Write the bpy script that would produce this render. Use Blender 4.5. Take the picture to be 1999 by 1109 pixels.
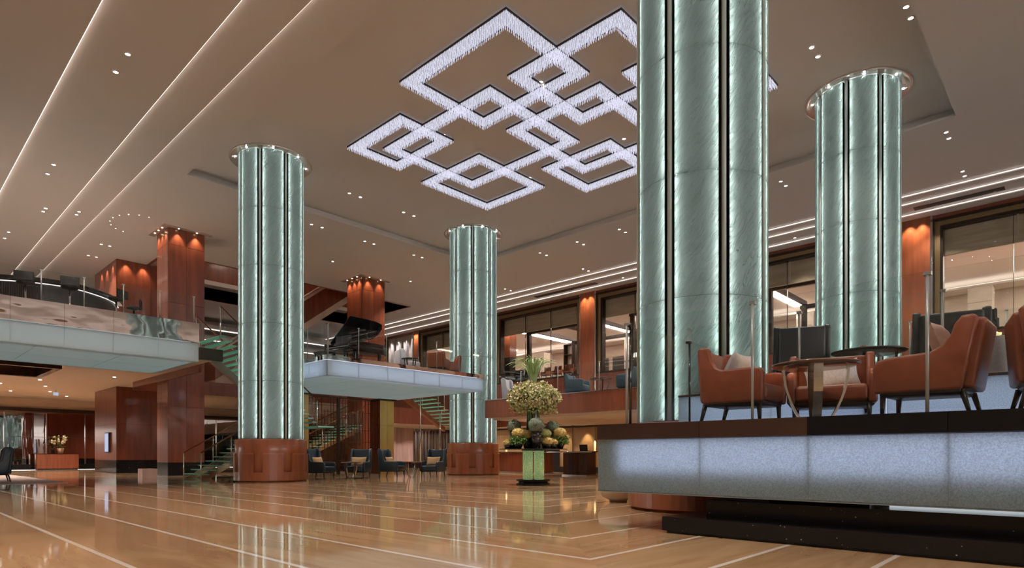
import bpy, bmesh, math, random
from mathutils import Vector, Matrix
random.seed(7)
PI = math.pi
R = math.radians
scene = bpy.context.scene
col = scene.collection
for o in list(bpy.data.objects):
    bpy.data.objects.remove(o)

# ---------------------------------------------------------------- camera, world, exposure
cam_d = bpy.data.cameras.new('camera')
cam = bpy.data.objects.new('camera', cam_d)
col.objects.link(cam)
cam.location = (0, 0, 0.88)
cam.rotation_euler = (R(90), 0, R(43.29 - 90))
cam_d.sensor_width = 36
cam_d.lens = 36 * 1200 / 1999
cam_d.shift_y = (888 - 554.5) / 1999
cam_d.clip_end = 300
scene.camera = cam

world = bpy.data.worlds.new('world')
scene.world = world
world.use_nodes = True
world.node_tree.nodes['Background'].inputs[0].default_value = (1.0, 0.93, 0.87, 1)
world.node_tree.nodes['Background'].inputs[1].default_value = 2.6
scene.view_settings.view_transform = 'Standard'
scene.view_settings.look = 'None'
scene.view_settings.gamma = 1
scene.view_settings.use_curve_mapping = False
scene.view_settings.exposure = 1.0
scene.cycles.max_bounces = 7
scene.cycles.diffuse_bounces = 3
scene.cycles.glossy_bounces = 3
scene.cycles.transmission_bounces = 4
scene.cycles.transparent_max_bounces = 16
scene.cycles.sample_clamp_indirect = 4
scene.cycles.use_denoising = True
scene.cycles.use_adaptive_sampling = True
scene.cycles.adaptive_threshold = 0.08

# ---------------------------------------------------------------- materials
MATS = {}


def mat(name, color, rough=0.5, metal=0.0, spec=0.5, color2=None, nscale=(3, 3, 3), ndetail=4, ramp=(0.35, 0.65),
        bump=0.0, bscale=None, emis=None, estr=0.0, rand=0.0, coat=0.0, distortion=0.0):
    m = bpy.data.materials.new(name)
    m.use_nodes = True
    nt = m.node_tree
    b = nt.nodes['Principled BSDF']
    b.inputs['Base Color'].default_value = (*color, 1)
    b.inputs['Roughness'].default_value = rough
    b.inputs['Metallic'].default_value = metal
    b.inputs['Specular IOR Level'].default_value = spec
    b.inputs['Coat Weight'].default_value = coat
    b.inputs['Coat Roughness'].default_value = 0.08
    if emis:
        b.inputs['Emission Color'].default_value = (*emis, 1)
        b.inputs['Emission Strength'].default_value = estr
    vec = None

    def coords(sc):
        g = nt.nodes.new('ShaderNodeNewGeometry')
        mp = nt.nodes.new('ShaderNodeMapping')
        mp.inputs['Scale'].default_value = sc
        nt.links.new(g.outputs['Position'], mp.inputs['Vector'])
        return mp.outputs[0]
    last = None
    if color2:
        n = nt.nodes.new('ShaderNodeTexNoise')
        n.inputs['Scale'].default_value = 1
        n.inputs['Detail'].default_value = ndetail
        n.inputs['Distortion'].default_value = distortion
        nt.links.new(coords(nscale), n.inputs['Vector'])
        r = nt.nodes.new('ShaderNodeValToRGB')
        r.color_ramp.elements[0].position = ramp[0]
        r.color_ramp.elements[1].position = ramp[1]
        r.color_ramp.elements[0].color = (*color, 1)
        r.color_ramp.elements[1].color = (*color2, 1)
        nt.links.new(n.outputs['Fac'], r.inputs['Fac'])
        last = r.outputs['Color']
    if rand:
        oi = nt.nodes.new('ShaderNodeObjectInfo')
        mr = nt.nodes.new('ShaderNodeMapRange')
        mr.inputs['To Min'].default_value = 1 - rand
        mr.inputs['To Max'].default_value = 1 + rand
        nt.links.new(oi.outputs['Random'], mr.inputs['Value'])
        mx = nt.nodes.new('ShaderNodeMix')
        mx.data_type = 'RGBA'
        mx.blend_type = 'MULTIPLY'
        mx.inputs['Factor'].default_value = 1
        if last:
            nt.links.new(last, mx.inputs['A'])
        else:
            mx.inputs['A'].default_value = (*color, 1)
        nt.links.new(mr.outputs[0], mx.inputs['B'])
        last = mx.outputs['Result']
    if last:
        nt.links.new(last, b.inputs['Base Color'])
    if bump:
        n = nt.nodes.new('ShaderNodeTexNoise')
        n.inputs['Scale'].default_value = 1
        n.inputs['Detail'].default_value = 3
        nt.links.new(coords(bscale or nscale), n.inputs['Vector'])
        bp = nt.nodes.new('ShaderNodeBump')
        bp.inputs['Strength'].default_value = bump
        bp.inputs['Distance'].default_value = 0.05
        nt.links.new(n.outputs['Fac'], bp.inputs['Height'])
        nt.links.new(bp.outputs[0], b.inputs['Normal'])
    MATS[name] = m
    return m


def glass(name, tint, refl=0.025, rough=0.0):
    """thin clear sheet: transparent with fresnel reflection"""
    m = bpy.data.materials.new(name)
    m.use_nodes = True
    nt = m.node_tree
    nt.nodes.remove(nt.nodes['Principled BSDF'])
    t = nt.nodes.new('ShaderNodeBsdfTransparent')
    t.inputs[0].default_value = (*tint, 1)
    g = nt.nodes.new('ShaderNodeBsdfGlossy')
    g.inputs['Roughness'].default_value = rough
    geo = nt.nodes.new('ShaderNodeNewGeometry')
    dot = nt.nodes.new('ShaderNodeVectorMath')
    dot.operation = 'DOT_PRODUCT'
    nt.links.new(geo.outputs['Normal'], dot.inputs[0])
    nt.links.new(geo.outputs['Incoming'], dot.inputs[1])
    ab = nt.nodes.new('ShaderNodeMath')
    ab.operation = 'ABSOLUTE'
    nt.links.new(dot.outputs['Value'], ab.inputs[0])
    om = nt.nodes.new('ShaderNodeMath')
    om.operation = 'SUBTRACT'
    om.inputs[0].default_value = 1
    nt.links.new(ab.outputs[0], om.inputs[1])
    pw = nt.nodes.new('ShaderNodeMath')
    pw.operation = 'POWER'
    nt.links.new(om.outputs[0], pw.inputs[0])
    pw.inputs[1].default_value = 5
    f = nt.nodes.new('ShaderNodeMath')
    f.operation = 'MULTIPLY_ADD'
    nt.links.new(pw.outputs[0], f.inputs[0])
    f.inputs[1].default_value = 0.7
    f.inputs[2].default_value = refl
    mx = nt.nodes.new('ShaderNodeMixShader')
    nt.links.new(f.outputs[0], mx.inputs[0])
    nt.links.new(t.outputs[0], mx.inputs[1])
    nt.links.new(g.outputs[0], mx.inputs[2])
    nt.links.new(mx.outputs[0], nt.nodes['Material Output'].inputs[0])
    MATS[name] = m
    return m


def frosted(name, dif, trans, mixf=0.5, gloss=0.08, rough=0.15, streak=False, sparkle=False):
    """translucent rippled glass lit from behind"""
    m = bpy.data.materials.new(name)
    m.use_nodes = True
    nt = m.node_tree
    nt.nodes.remove(nt.nodes['Principled BSDF'])
    d = nt.nodes.new('ShaderNodeBsdfDiffuse')
    d.inputs[0].default_value = (*dif, 1)
    t = nt.nodes.new('ShaderNodeBsdfTranslucent')
    t.inputs[0].default_value = (*trans, 1)
    mx = nt.nodes.new('ShaderNodeMixShader')
    mx.inputs[0].default_value = mixf
    nt.links.new(d.outputs[0], mx.inputs[1])
    nt.links.new(t.outputs[0], mx.inputs[2])
    g = nt.nodes.new('ShaderNodeBsdfGlossy')
    g.inputs['Roughness'].default_value = rough
    m2 = nt.nodes.new('ShaderNodeMixShader')
    m2.inputs[0].default_value = gloss
    nt.links.new(mx.outputs[0], m2.inputs[1])
    nt.links.new(g.outputs[0], m2.inputs[2])
    nt.links.new(m2.outputs[0], nt.nodes['Material Output'].inputs[0])
    if streak:
        tc = nt.nodes.new('ShaderNodeUVMap')
        oi = nt.nodes.new('ShaderNodeObjectInfo')
        ml = nt.nodes.new('ShaderNodeMath')
        ml.operation = 'MULTIPLY'
        ml.inputs[1].default_value = 40
        nt.links.new(oi.outputs['Random'], ml.inputs[0])
        ad = nt.nodes.new('ShaderNodeVectorMath')
        nt.links.new(tc.outputs[0], ad.inputs[0])
        nt.links.new(ml.outputs[0], ad.inputs[1])
        mp = nt.nodes.new('ShaderNodeMapping')
        mp.inputs['Rotation'].default_value = (0, 0, R(34))
        mp2 = nt.nodes.new('ShaderNodeMapping')
        mp2.inputs['Scale'].default_value = (17, 2.6, 1)
        nt.links.new(ad.outputs[0], mp.inputs['Vector'])
        nt.links.new(mp.outputs[0], mp2.inputs['Vector'])
        n = nt.nodes.new('ShaderNodeTexNoise')
        n.inputs['Scale'].default_value = 1.0
        n.inputs['Detail'].default_value = 2.0
        n.inputs['Distortion'].default_value = 0.7
        nt.links.new(mp2.outputs[0], n.inputs['Vector'])
        sb = nt.nodes.new('ShaderNodeMath')
        sb.operation = 'SUBTRACT'
        sb.inputs[1].default_value = 0.5
        nt.links.new(n.outputs['Fac'], sb.inputs[0])
        ab = nt.nodes.new('ShaderNodeMath')
        ab.operation = 'ABSOLUTE'
        nt.links.new(sb.outputs[0], ab.inputs[0])
        mr = nt.nodes.new('ShaderNodeMapRange')
        mr.interpolation_type = 'SMOOTHSTEP'
        mr.inputs['From Min'].default_value = 0.0
        mr.inputs['From Max'].default_value = 0.075
        mr.inputs['To Min'].default_value = 1.0
        mr.inputs['To Max'].default_value = 0.0
        nt.links.new(ab.outputs[0], mr.inputs['Value'])
        bp = nt.nodes.new('ShaderNodeBump')
        bp.inputs['Strength'].default_value = 1.0
        bp.inputs['Distance'].default_value = 0.04
        nt.links.new(mr.outputs[0], bp.inputs['Height'])
        for s in (d, t, g):
            nt.links.new(bp.outputs[0], s.inputs['Normal'])
    if sparkle:
        geo = nt.nodes.new('ShaderNodeNewGeometry')
        n = nt.nodes.new('ShaderNodeTexNoise')
        n.inputs['Scale'].default_value = 90
        n.inputs['Detail'].default_value = 2
        nt.links.new(geo.outputs['Position'], n.inputs['Vector'])
        r = nt.nodes.new('ShaderNodeMapRange')
        r.inputs['From Min'].default_value = 0.35
        r.inputs['From Max'].default_value = 0.65
        r.inputs['To Min'].default_value = 0.72
        r.inputs['To Max'].default_value = 1.0
        nt.links.new(n.outputs['Fac'], r.inputs['Value'])
        for s, c in ((d, dif), (t, trans)):
            k = nt.nodes.new('ShaderNodeMix')
            k.data_type = 'RGBA'
            k.blend_type = 'MULTIPLY'
            k.inputs['Factor'].default_value = 1
            k.inputs['A'].default_value = (*c, 1)
            nt.links.new(r.outputs[0], k.inputs['B'])
            nt.links.new(k.outputs['Result'], s.inputs[0])
    MATS[name] = m
    return m


def granite(name):
    m = mat(name, (0.010, 0.010, 0.011), 0.16, spec=0.35)
    nt = m.node_tree
    b = nt.nodes['Principled BSDF']
    geo = nt.nodes.new('ShaderNodeNewGeometry')
    v = nt.nodes.new('ShaderNodeTexVoronoi')
    v.inputs['Scale'].default_value = 26
    v.inputs['Randomness'].default_value = 1
    n = nt.nodes.new('ShaderNodeTexNoise')
    n.inputs['Scale'].default_value = 14
    nt.links.new(geo.outputs['Position'], v.inputs['Vector'])
    nt.links.new(geo.outputs['Position'], n.inputs['Vector'])
    a = nt.nodes.new('ShaderNodeMath')
    a.operation = 'ADD'
    nt.links.new(v.outputs['Distance'], a.inputs[0])
    nt.links.new(n.outputs['Fac'], a.inputs[1])
    r = nt.nodes.new('ShaderNodeValToRGB')
    r.color_ramp.elements[0].position = 0.46
    r.color_ramp.elements[0].color = (0.42, 0.44, 0.46, 1)
    r.color_ramp.elements[1].position = 0.53
    r.color_ramp.elements[1].color = (0.010, 0.010, 0.011, 1)
    nt.links.new(a.outputs[0], r.inputs['Fac'])
    nt.links.new(r.outputs['Color'], b.inputs['Base Color'])
    return m


def emit(name, color, strength):
    m = bpy.data.materials.new(name)
    m.use_nodes = True
    nt = m.node_tree
    nt.nodes.remove(nt.nodes['Principled BSDF'])
    e = nt.nodes.new('ShaderNodeEmission')
    e.inputs[0].default_value = (*color, 1)
    e.inputs[1].default_value = strength
    nt.links.new(e.outputs[0], nt.nodes['Material Output'].inputs[0])
    MATS[name] = m
    return m


mat('ceiling_paint', (0.54, 0.51, 0.495), 0.75, spec=0.2)
mat('ceiling_lower', (0.66, 0.57, 0.50), 0.7, spec=0.2)
mat('cream_wall', (0.60, 0.47, 0.38), 0.6, color2=(0.52, 0.40, 0.32), nscale=(.5, .5, 2))
mat('cream_stone', (0.55, 0.45, 0.38), 0.5, color2=(0.47, 0.37, 0.30), nscale=(1.5, 1.5, 3), rand=.08)
mat('wood', (0.21, 0.055, 0.026), 0.32, color2=(0.14, 0.033, 0.015), nscale=(5, 5, .5), rand=.10, coat=.25)
mat('wood_light', (0.30, 0.092, 0.040), 0.32, color2=(0.22, 0.062, 0.026), nscale=(6, 6, .6), rand=.06, coat=.25)
mat('wood_edge', (0.44, 0.17, 0.085), 0.3, coat=.3)  # paler wood for plinth block tops; edge highlight put into the colour
mat('wood_dark', (0.055, 0.016, 0.009), 0.25, color2=(0.035, 0.010, 0.006), nscale=(5, 5, .5), coat=.3)
mat('marble_a', (0.56, 0.365, 0.205), 0.055, color2=(0.42, 0.245, 0.125), nscale=(4.0, .55, 1), ndetail=8, ramp=(.30, .72), rand=.10, distortion=1.2)
mat('marble_b', (0.56, 0.365, 0.205), 0.055, color2=(0.42, 0.245, 0.125), nscale=(.55, 4.0, 1), ndetail=8, ramp=(.30, .72), rand=.10, distortion=1.2)
mat('inlay_white', (0.80, 0.72, 0.66), 0.09)
granite('granite')
mat('steel', (0.62, 0.60, 0.58), 0.14, 1.0)
mat('mirror_steel', (0.50, 0.45, 0.43), 0.04, 1.0, bump=.45, bscale=(.55, .55, 1.1))
mat('mirror_wall', (0.50, 0.47, 0.45), 0.03, 1.0, bump=.12, bscale=(1.6, 1.6, .25))
mat('black_gloss', (0.010, 0.010, 0.011), 0.10, spec=.35)
mat('mullion_steel', (0.44, 0.55, 0.53), 0.45, 0.1)
mat('black_matte', (0.012, 0.012, 0.013), 0.5)
mat('post_steel', (0.33, 0.35, 0.35), 0.3, 0.4)
mat('dark_steel', (0.10, 0.10, 0.10), 0.12, 1.0)
mat('fascia_brown_reflection', (0.30, 0.22, 0.19), 0.08, 1.0, bump=.2, bscale=(.6, .6, 1))  # brown reflection on the black fascia, put into the metal colour
mat('bronze', (0.24, 0.165, 0.085), 0.35, 0.7)
mat('bronze_dark', (0.035, 0.022, 0.015), 0.35, 0.5)
mat('gold', (0.62, 0.47, 0.16), 0.34, 0.85, color2=(0.50, 0.35, 0.12), nscale=(2, 2, .6))
mat('brown_metal', (0.20, 0.085, 0.045), 0.22, 0.8)
mat('orange_leather', (0.275, 0.072, 0.033), 0.36, color2=(0.23, 0.056, 0.027), nscale=(9, 9, 9), bump=.04, bscale=(120, 120, 120), rand=.05)
mat('blue_leather', (0.018, 0.032, 0.046), 0.42, color2=(0.012, 0.024, 0.036), nscale=(9, 9, 9), bump=.04, bscale=(120, 120, 120), rand=.1)
mat('navy_fabric', (0.050, 0.085, 0.115), 0.7, color2=(0.035, 0.065, 0.092), nscale=(30, 30, 30), rand=.1)
mat('white_fabric', (0.62, 0.60, 0.66), 0.8, color2=(0.5, 0.49, 0.55), nscale=(40, 40, 40))
mat('cushion_grey', (0.48, 0.44, 0.46), 0.8, color2=(0.40, 0.37, 0.40), nscale=(40, 40, 40), bump=.1, bscale=(12, 12, 12))
mat('cushion_tan', (0.56, 0.34, 0.17), 0.75, color2=(0.48, 0.28, 0.13), nscale=(30, 30, 30))
mat('cushion_rose', (0.42, 0.26, 0.21), 0.7, color2=(0.36, 0.22, 0.18), nscale=(30, 30, 30))
mat('leg_wood', (0.014, 0.010, 0.009), 0.35)
mat('table_wood', (0.24, 0.135, 0.095), 0.18, color2=(0.17, 0.09, 0.06), nscale=(9, 2, 2), coat=.5)
mat('table_dark', (0.045, 0.038, 0.036), 0.22, coat=.4)
frosted('column_glass', (0.115, 0.162, 0.147), (0.80, 0.86, 0.835), .55, gloss=.035, rough=.22, streak=True)
mat('column_core', (0.07, 0.085, 0.08), 0.5)
emit('column_led', (0.90, 1.0, 0.98), 24)
frosted('slab_glass', (0.40, 0.48, 0.46), (0.74, 0.80, 0.84), .55, gloss=.05)
frosted('slab_glass_sparkle', (0.34, 0.43, 0.41), (0.72, 0.78, 0.86), .55, gloss=.04, sparkle=True)
mat('slab_soffit', (0.40, 0.50, 0.465), 0.35, rand=.04)
emit('slab_light', (0.76, 0.81, 1.0), 1.5)
emit('slab_light_soft', (0.82, 0.90, 0.95), 0.55)
emit('soffit_light', (0.80, 0.93, 0.88), 0.45)
glass('clear_glass', (0.955, 0.98, 0.975))
glass('window_glass', (0.93, 0.93, 0.92))
emit('cove_led', (1.0, 0.82, 0.70), 1.8)
emit('cove_led_right', (1.0, 0.84, 0.76), 1.3)
emit('lamp_white', (1.0, 0.92, 0.84), 4)
emit('lamp_warm', (1.0, 0.72, 0.42), 8)
emit('collar_lamp', (0.92, 1.0, 0.97), 150)
mat('collar_white', (0.75, 0.70, 0.66), 0.08, 0.6)
mat('tread_glass', (0.16, 0.52, 0.40), 0.12, emis=(0.16, 0.62, 0.47), estr=0.0)
frosted('tread_glass_t', (0.26, 0.50, 0.42), (0.45, 0.80, 0.68), .6, gloss=.12, rough=.05)
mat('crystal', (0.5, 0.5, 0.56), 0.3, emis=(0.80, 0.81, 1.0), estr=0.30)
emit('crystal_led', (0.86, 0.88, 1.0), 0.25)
mat('frame_dark', (0.05, 0.035, 0.03), 0.4)
mat('valance', (0.50, 0.42, 0.31), 0.7, color2=(0.40, 0.33, 0.24), nscale=(.6, .6, 6))
mat('pink_stone', (0.52, 0.37, 0.34), 0.35, color2=(0.40, 0.27, 0.25), nscale=(4, 4, .4), ndetail=6)
mat('curtain', (0.55, 0.45, 0.38), 0.7, color2=(0.40, 0.31, 0.26), nscale=(3, 3, .2))
mat('reception_wall', (0.56, 0.36, 0.19), 0.5, color2=(0.48, 0.30, 0.15), nscale=(2, 2, .6))
mat('stair_plate', (0.26, 0.20, 0.18), 0.35)
mat('rug', (0.55, 0.44, 0.40), 0.95, color2=(0.45, 0.35, 0.32), nscale=(6, 6, 6))
mat('leaf_green', (0.10, 0.22, 0.035), 0.5, color2=(0.20, 0.34, 0.08), nscale=(20, 20, 20))
mat('leaf_dark', (0.035, 0.09, 0.03), 0.5, color2=(0.07, 0.15, 0.05), nscale=(20, 20, 20))
mat('blade_green', (0.17, 0.33, 0.07), 0.4, color2=(0.42, 0.55, 0.34), nscale=(12, 12, 2))
mat('blossom', (0.64, 0.57, 0.30), 0.6, color2=(0.80, 0.70, 0.50), nscale=(30, 30, 30))
mat('blossom_green', (0.36, 0.42, 0.14), 0.6, color2=(0.56, 0.54, 0.25), nscale=(30, 30, 30))
mat('orange_flower', (0.66, 0.42, 0.11), 0.6, color2=(0.60, 0.50, 0.20), nscale=(30, 30, 30))
mat('moss', (0.11, 0.15, 0.11), 0.9, color2=(0.24, 0.26, 0.20), nscale=(40, 40, 40), bump=.4, bscale=(60, 60, 60))
mat('crystal_green', (0.13, 0.24, 0.06), 0.12, color2=(0.52, 0.58, 0.42), nscale=(30, 30, 30), ramp=(.42, .66), emis=(0.24, 0.36, 0.15), estr=.28, coat=.6)
mat('vase_dark', (0.030, 0.024, 0.022), 0.15, coat=.4)
mat('terracotta', (0.50, 0.30, 0.20), 0.6)
emit('screen', (0.66, 0.70, 0.95), 0.4)
emit('exit_light', (0.60, 0.72, 0.85), 0.35)
emit('flame', (1.0, 0.55, 0.18), 14)
emit('bar_led', (1.0, 0.86, 0.82), 0.7)
mat('rib_dark', (0.020, 0.019, 0.021), 0.35, coat=.2)
mat('candle', (0.80, 0.72, 0.45), 0.5, emis=(0.9, 0.7, 0.3), estr=.5)
mat('copper', (0.40, 0.14, 0.07), 0.3, 0.6)
mat('fire_black', (0.01, 0.01, 0.01), 0.2)
emit('fire', (1.0, 0.30, 0.06), 0.6)
emit('room_light', (1.0, 0.86, 0.76), 1.0)
emit('room_fill', (1.0, 0.87, 0.78), 15.0)
emit('opening_fill', (1.0, 0.75, 0.55), 5.0)


for _n in ('crystal', 'lamp_white', 'lamp_warm', 'screen', 'exit_light', 'flame', 'candle', 'bar_led', 'fire', 'crystal_green', 'tread_glass'):
    MATS[_n].cycles.emission_sampling = 'NONE'


# ---------------------------------------------------------------- mesh helpers
ORD = 'first second third fourth fifth sixth seventh eighth ninth tenth eleventh twelfth thirteenth fourteenth fifteenth sixteenth'.split()


class MB:
    def __init__(s):
        s.v = []
        s.f = []
        s.sm = []

    def add(s, vs, fs, smooth=False):
        o = len(s.v)
        s.v += [tuple(p) for p in vs]
        s.f += [tuple(i + o for i in q) for q in fs]
        s.sm += [smooth] * len(fs)
        return s

    def box(s, x0, x1, y0, y1, z0, z1):
        v = [(x, y, z) for z in (z0, z1) for y in (y0, y1) for x in (x0, x1)]
        f = [(0, 2, 3, 1), (4, 5, 7, 6), (0, 1, 5, 4), (2, 6, 7, 3), (0, 4, 6, 2), (1, 3, 7, 5)]
        return s.add(v, f)

    def rbox(s, x0, x1, y0, y1, z0, z1, r=.03, seg=3, mtx=None):
        bm = bmesh.new()
        bmesh.ops.create_cube(bm, size=1)
        for v in bm.verts:
            v.co = Vector(((x0 + x1) / 2 + v.co.x * (x1 - x0), (y0 + y1) / 2 + v.co.y * (y1 - y0), (z0 + z1) / 2 + v.co.z * (z1 - z0)))
        bmesh.ops.bevel(bm, geom=list(bm.edges), offset=r, segments=seg, affect='EDGES', profile=.5)
        if mtx:
            bm.transform(mtx)
        return s.frombm(bm, True)

    def frombm(s, bm, smooth=False):
        bm.verts.index_update()
        s.add([v.co[:] for v in bm.verts], [[v.index for v in f.verts] for f in bm.faces], smooth)
        bm.free()
        return s

    def prism(s, pts, axis, a, b, bevel=0):
        """pts: 2-D outline; extruded along axis 'x','y','z' from a to b"""
        def P(p, t):
            return {'x': (t, p[0], p[1]), 'y': (p[0], t, p[1]), 'z': (p[0], p[1], t)}[axis]
        n = len(pts)
        v = [P(p, a) for p in pts] + [P(p, b) for p in pts]
        f = [tuple(range(n))[::-1], tuple(range(n, 2 * n))] + [(i, (i + 1) % n, n + (i + 1) % n, n + i) for i in range(n)]
        if not bevel:
            return s.add(v, f)
        bm = bmesh.new()
        vs = [bm.verts.new(p) for p in v]
        for q in f:
            bm.faces.new([vs[i] for i in q])
        bmesh.ops.recalc_face_normals(bm, faces=list(bm.faces))
        es = [e for e in bm.edges if len(e.link_faces) == 2 and e.calc_face_angle(0) > .9]
        bmesh.ops.bevel(bm, geom=es, offset=bevel, segments=2, affect='EDGES', profile=.5)
        return s.frombm(bm, True)

    def tube(s, path, rad, n=8, cap=True):
        path = [Vector(p) for p in path]
        rs = rad if isinstance(rad, (list, tuple)) else [rad] * len(path)
        rings = []
        up = Vector((0, 0, 1))
        for i, p in enumerate(path):
            d = (path[min(i + 1, len(path) - 1)] - path[max(i - 1, 0)]).normalized()
            u = d.cross(up)
            if u.length < 1e-3:
                u = d.cross(Vector((1, 0, 0)))
            u.normalize()
            w = d.cross(u)
            rings.append([p + (u * math.cos(2 * PI * k / n) + w * math.sin(2 * PI * k / n)) * rs[i] for k in range(n)])
        v = [q for r in rings for q in r]
        f = [(i * n + k, i * n + (k + 1) % n, (i + 1) * n + (k + 1) % n, (i + 1) * n + k) for i in range(len(path) - 1) for k in range(n)]
        if cap:
            f += [tuple(range(n))[::-1], tuple(range((len(path) - 1) * n, len(path) * n))]
        return s.add(v, f, True)

    def lathe(s, prof, n=32, cx=0, cy=0, a0=0, a1=2 * PI, smooth=True):
        full = abs(a1 - a0 - 2 * PI) < 1e-6
        m = n if full else n + 1
        v = []
        for r, z in prof:
            for k in range(m):
                t = a0 + (a1 - a0) * k / n
                v.append((cx + r * math.cos(t), cy + r * math.sin(t), z))
        f = []
        for i in range(len(prof) - 1):
            for k in range(n):
                k2 = (k + 1) % m if full else k + 1
                f.append((i * m + k, i * m + k2, (i + 1) * m + k2, (i + 1) * m + k))
        return s.add(v, f, smooth)

    def arc(s, r0, r1, a0, a1, z0, z1, n=6, cx=0, cy=0):
        """solid curved block"""
        v = []
        for k in range(n + 1):
            t = a0 + (a1 - a0) * k / n
            c, q = math.cos(t), math.sin(t)
            for r, z in ((r0, z0), (r1, z0), (r1, z1), (r0, z1)):
                v.append((cx + r * c, cy + r * q, z))
        f = [(0, 1, 2, 3), tuple(n * 4 + i for i in (3, 2, 1, 0))]
        for k in range(n):
            a = k * 4
            b = a + 4
            for i in range(4):
                j = (i + 1) % 4
                f.append((a + i, b + i, b + j, a + j))
        return s.add(v, f)

    def ball(s, c, r, u=12, w=8, sq=(1, 1, 1), jit=0):
        v = [(c[0], c[1], c[2] - r * sq[2])]
        for i in range(1, w):
            p = -PI / 2 + PI * i / w
            for k in range(u):
                t = 2 * PI * k / u
                rr = r * (1 + random.uniform(-jit, jit))
                v.append((c[0] + rr * math.cos(p) * math.cos(t) * sq[0], c[1] + rr * math.cos(p) * math.sin(t) * sq[1], c[2] + rr * math.sin(p) * sq[2]))
        v.append((c[0], c[1], c[2] + r * sq[2]))
        f = [(0, 1 + (k + 1) % u, 1 + k) for k in range(u)]
        for i in range(w - 2):
            for k in range(u):
                a = 1 + i * u
                f.append((a + k, a + (k + 1) % u, a + u + (k + 1) % u, a + u + k))
        e = len(v) - 1
        a = 1 + (w - 2) * u
        f += [(a + k, a + (k + 1) % u, e) for k in range(u)]
        return s.add(v, f, True)

    def mesh(s, name):
        me = bpy.data.meshes.new(name)
        me.from_pydata(s.v, [], s.f)
        bm = bmesh.new()
        bm.from_mesh(me)
        bmesh.ops.recalc_face_normals(bm, faces=list(bm.faces))
        bm.to_mesh(me)
        bm.free()
        if any(s.sm):
            me.polygons.foreach_set('use_smooth', s.sm)
        return me

    def build(s, name, m, parent=None, loc=None, rz=None):
        return link(name, s.mesh(name), m, parent, loc, rz)


def link(name, me, m, parent=None, loc=None, rz=None):
    o = bpy.data.objects.new(name, me)
    col.objects.link(o)
    if m and not me.materials:
        me.materials.append(MATS[m])
    if parent:
        o.parent = parent
    if loc:
        o.location = loc
    if rz is not None:
        o.rotation_euler = (0, 0, rz)
    return o


def tag(o, label, cat, group=None, kind=None):
    o['label'] = label
    if cat:
        o['category'] = cat
    if group:
        o['group'] = group
    if kind:
        o['kind'] = kind
    return o


def thing(name, label, cat, loc=(0, 0, 0), rz=0, group=None, kind=None):
    o = bpy.data.objects.new(name, None)
    o.empty_display_size = .2
    col.objects.link(o)
    o.location = loc
    o.rotation_euler = (0, 0, rz)
    return tag(o, label, cat, group, kind)


def structure(name, label, mb=None, m=None):
    if mb:
        o = mb.build(name, m)
    else:
        o = bpy.data.objects.new(name, None)
        col.objects.link(o)
    o['kind'] = 'structure'
    o['label'] = label
    o['category'] = name.split('_')[0]
    return o


def dup(root, loc, rz, label, group=None):
    r = root.copy()
    col.objects.link(r)
    r.location = loc
    r.rotation_euler = (0, 0, rz)
    r['label'] = label
    if group:
        r['group'] = group
    for ch in list(root.children):
        c = ch.copy()
        col.objects.link(c)
        c.parent = r
        for g in ch.children:
            d = g.copy()
            col.objects.link(d)
            d.parent = c
    return r


def spot(loc, energy, color, angle, blend=.6, target=None, radius=.04, parent=None):
    d = bpy.data.lights.new('spot', 'SPOT')
    d.energy = energy
    d.color = color
    d.spot_size = R(angle)
    d.spot_blend = blend
    d.shadow_soft_size = radius
    o = bpy.data.objects.new('spot', d)
    col.objects.link(o)
    o.location = loc
    if target:
        v = Vector(target) - Vector(loc)
        o.rotation_euler = v.to_track_quat('-Z', 'Y').to_euler()
    return o


ZC = 10.45          # main ceiling
ZK = 10.70          # raised coffer ceiling
Z2 = 4.17           # upper level
ZM = 3.10           # mezzanine
ZT = 1.245          # near terrace
ZU = 1.755          # raised platform behind it
XW = 28.5           # window wall

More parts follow.
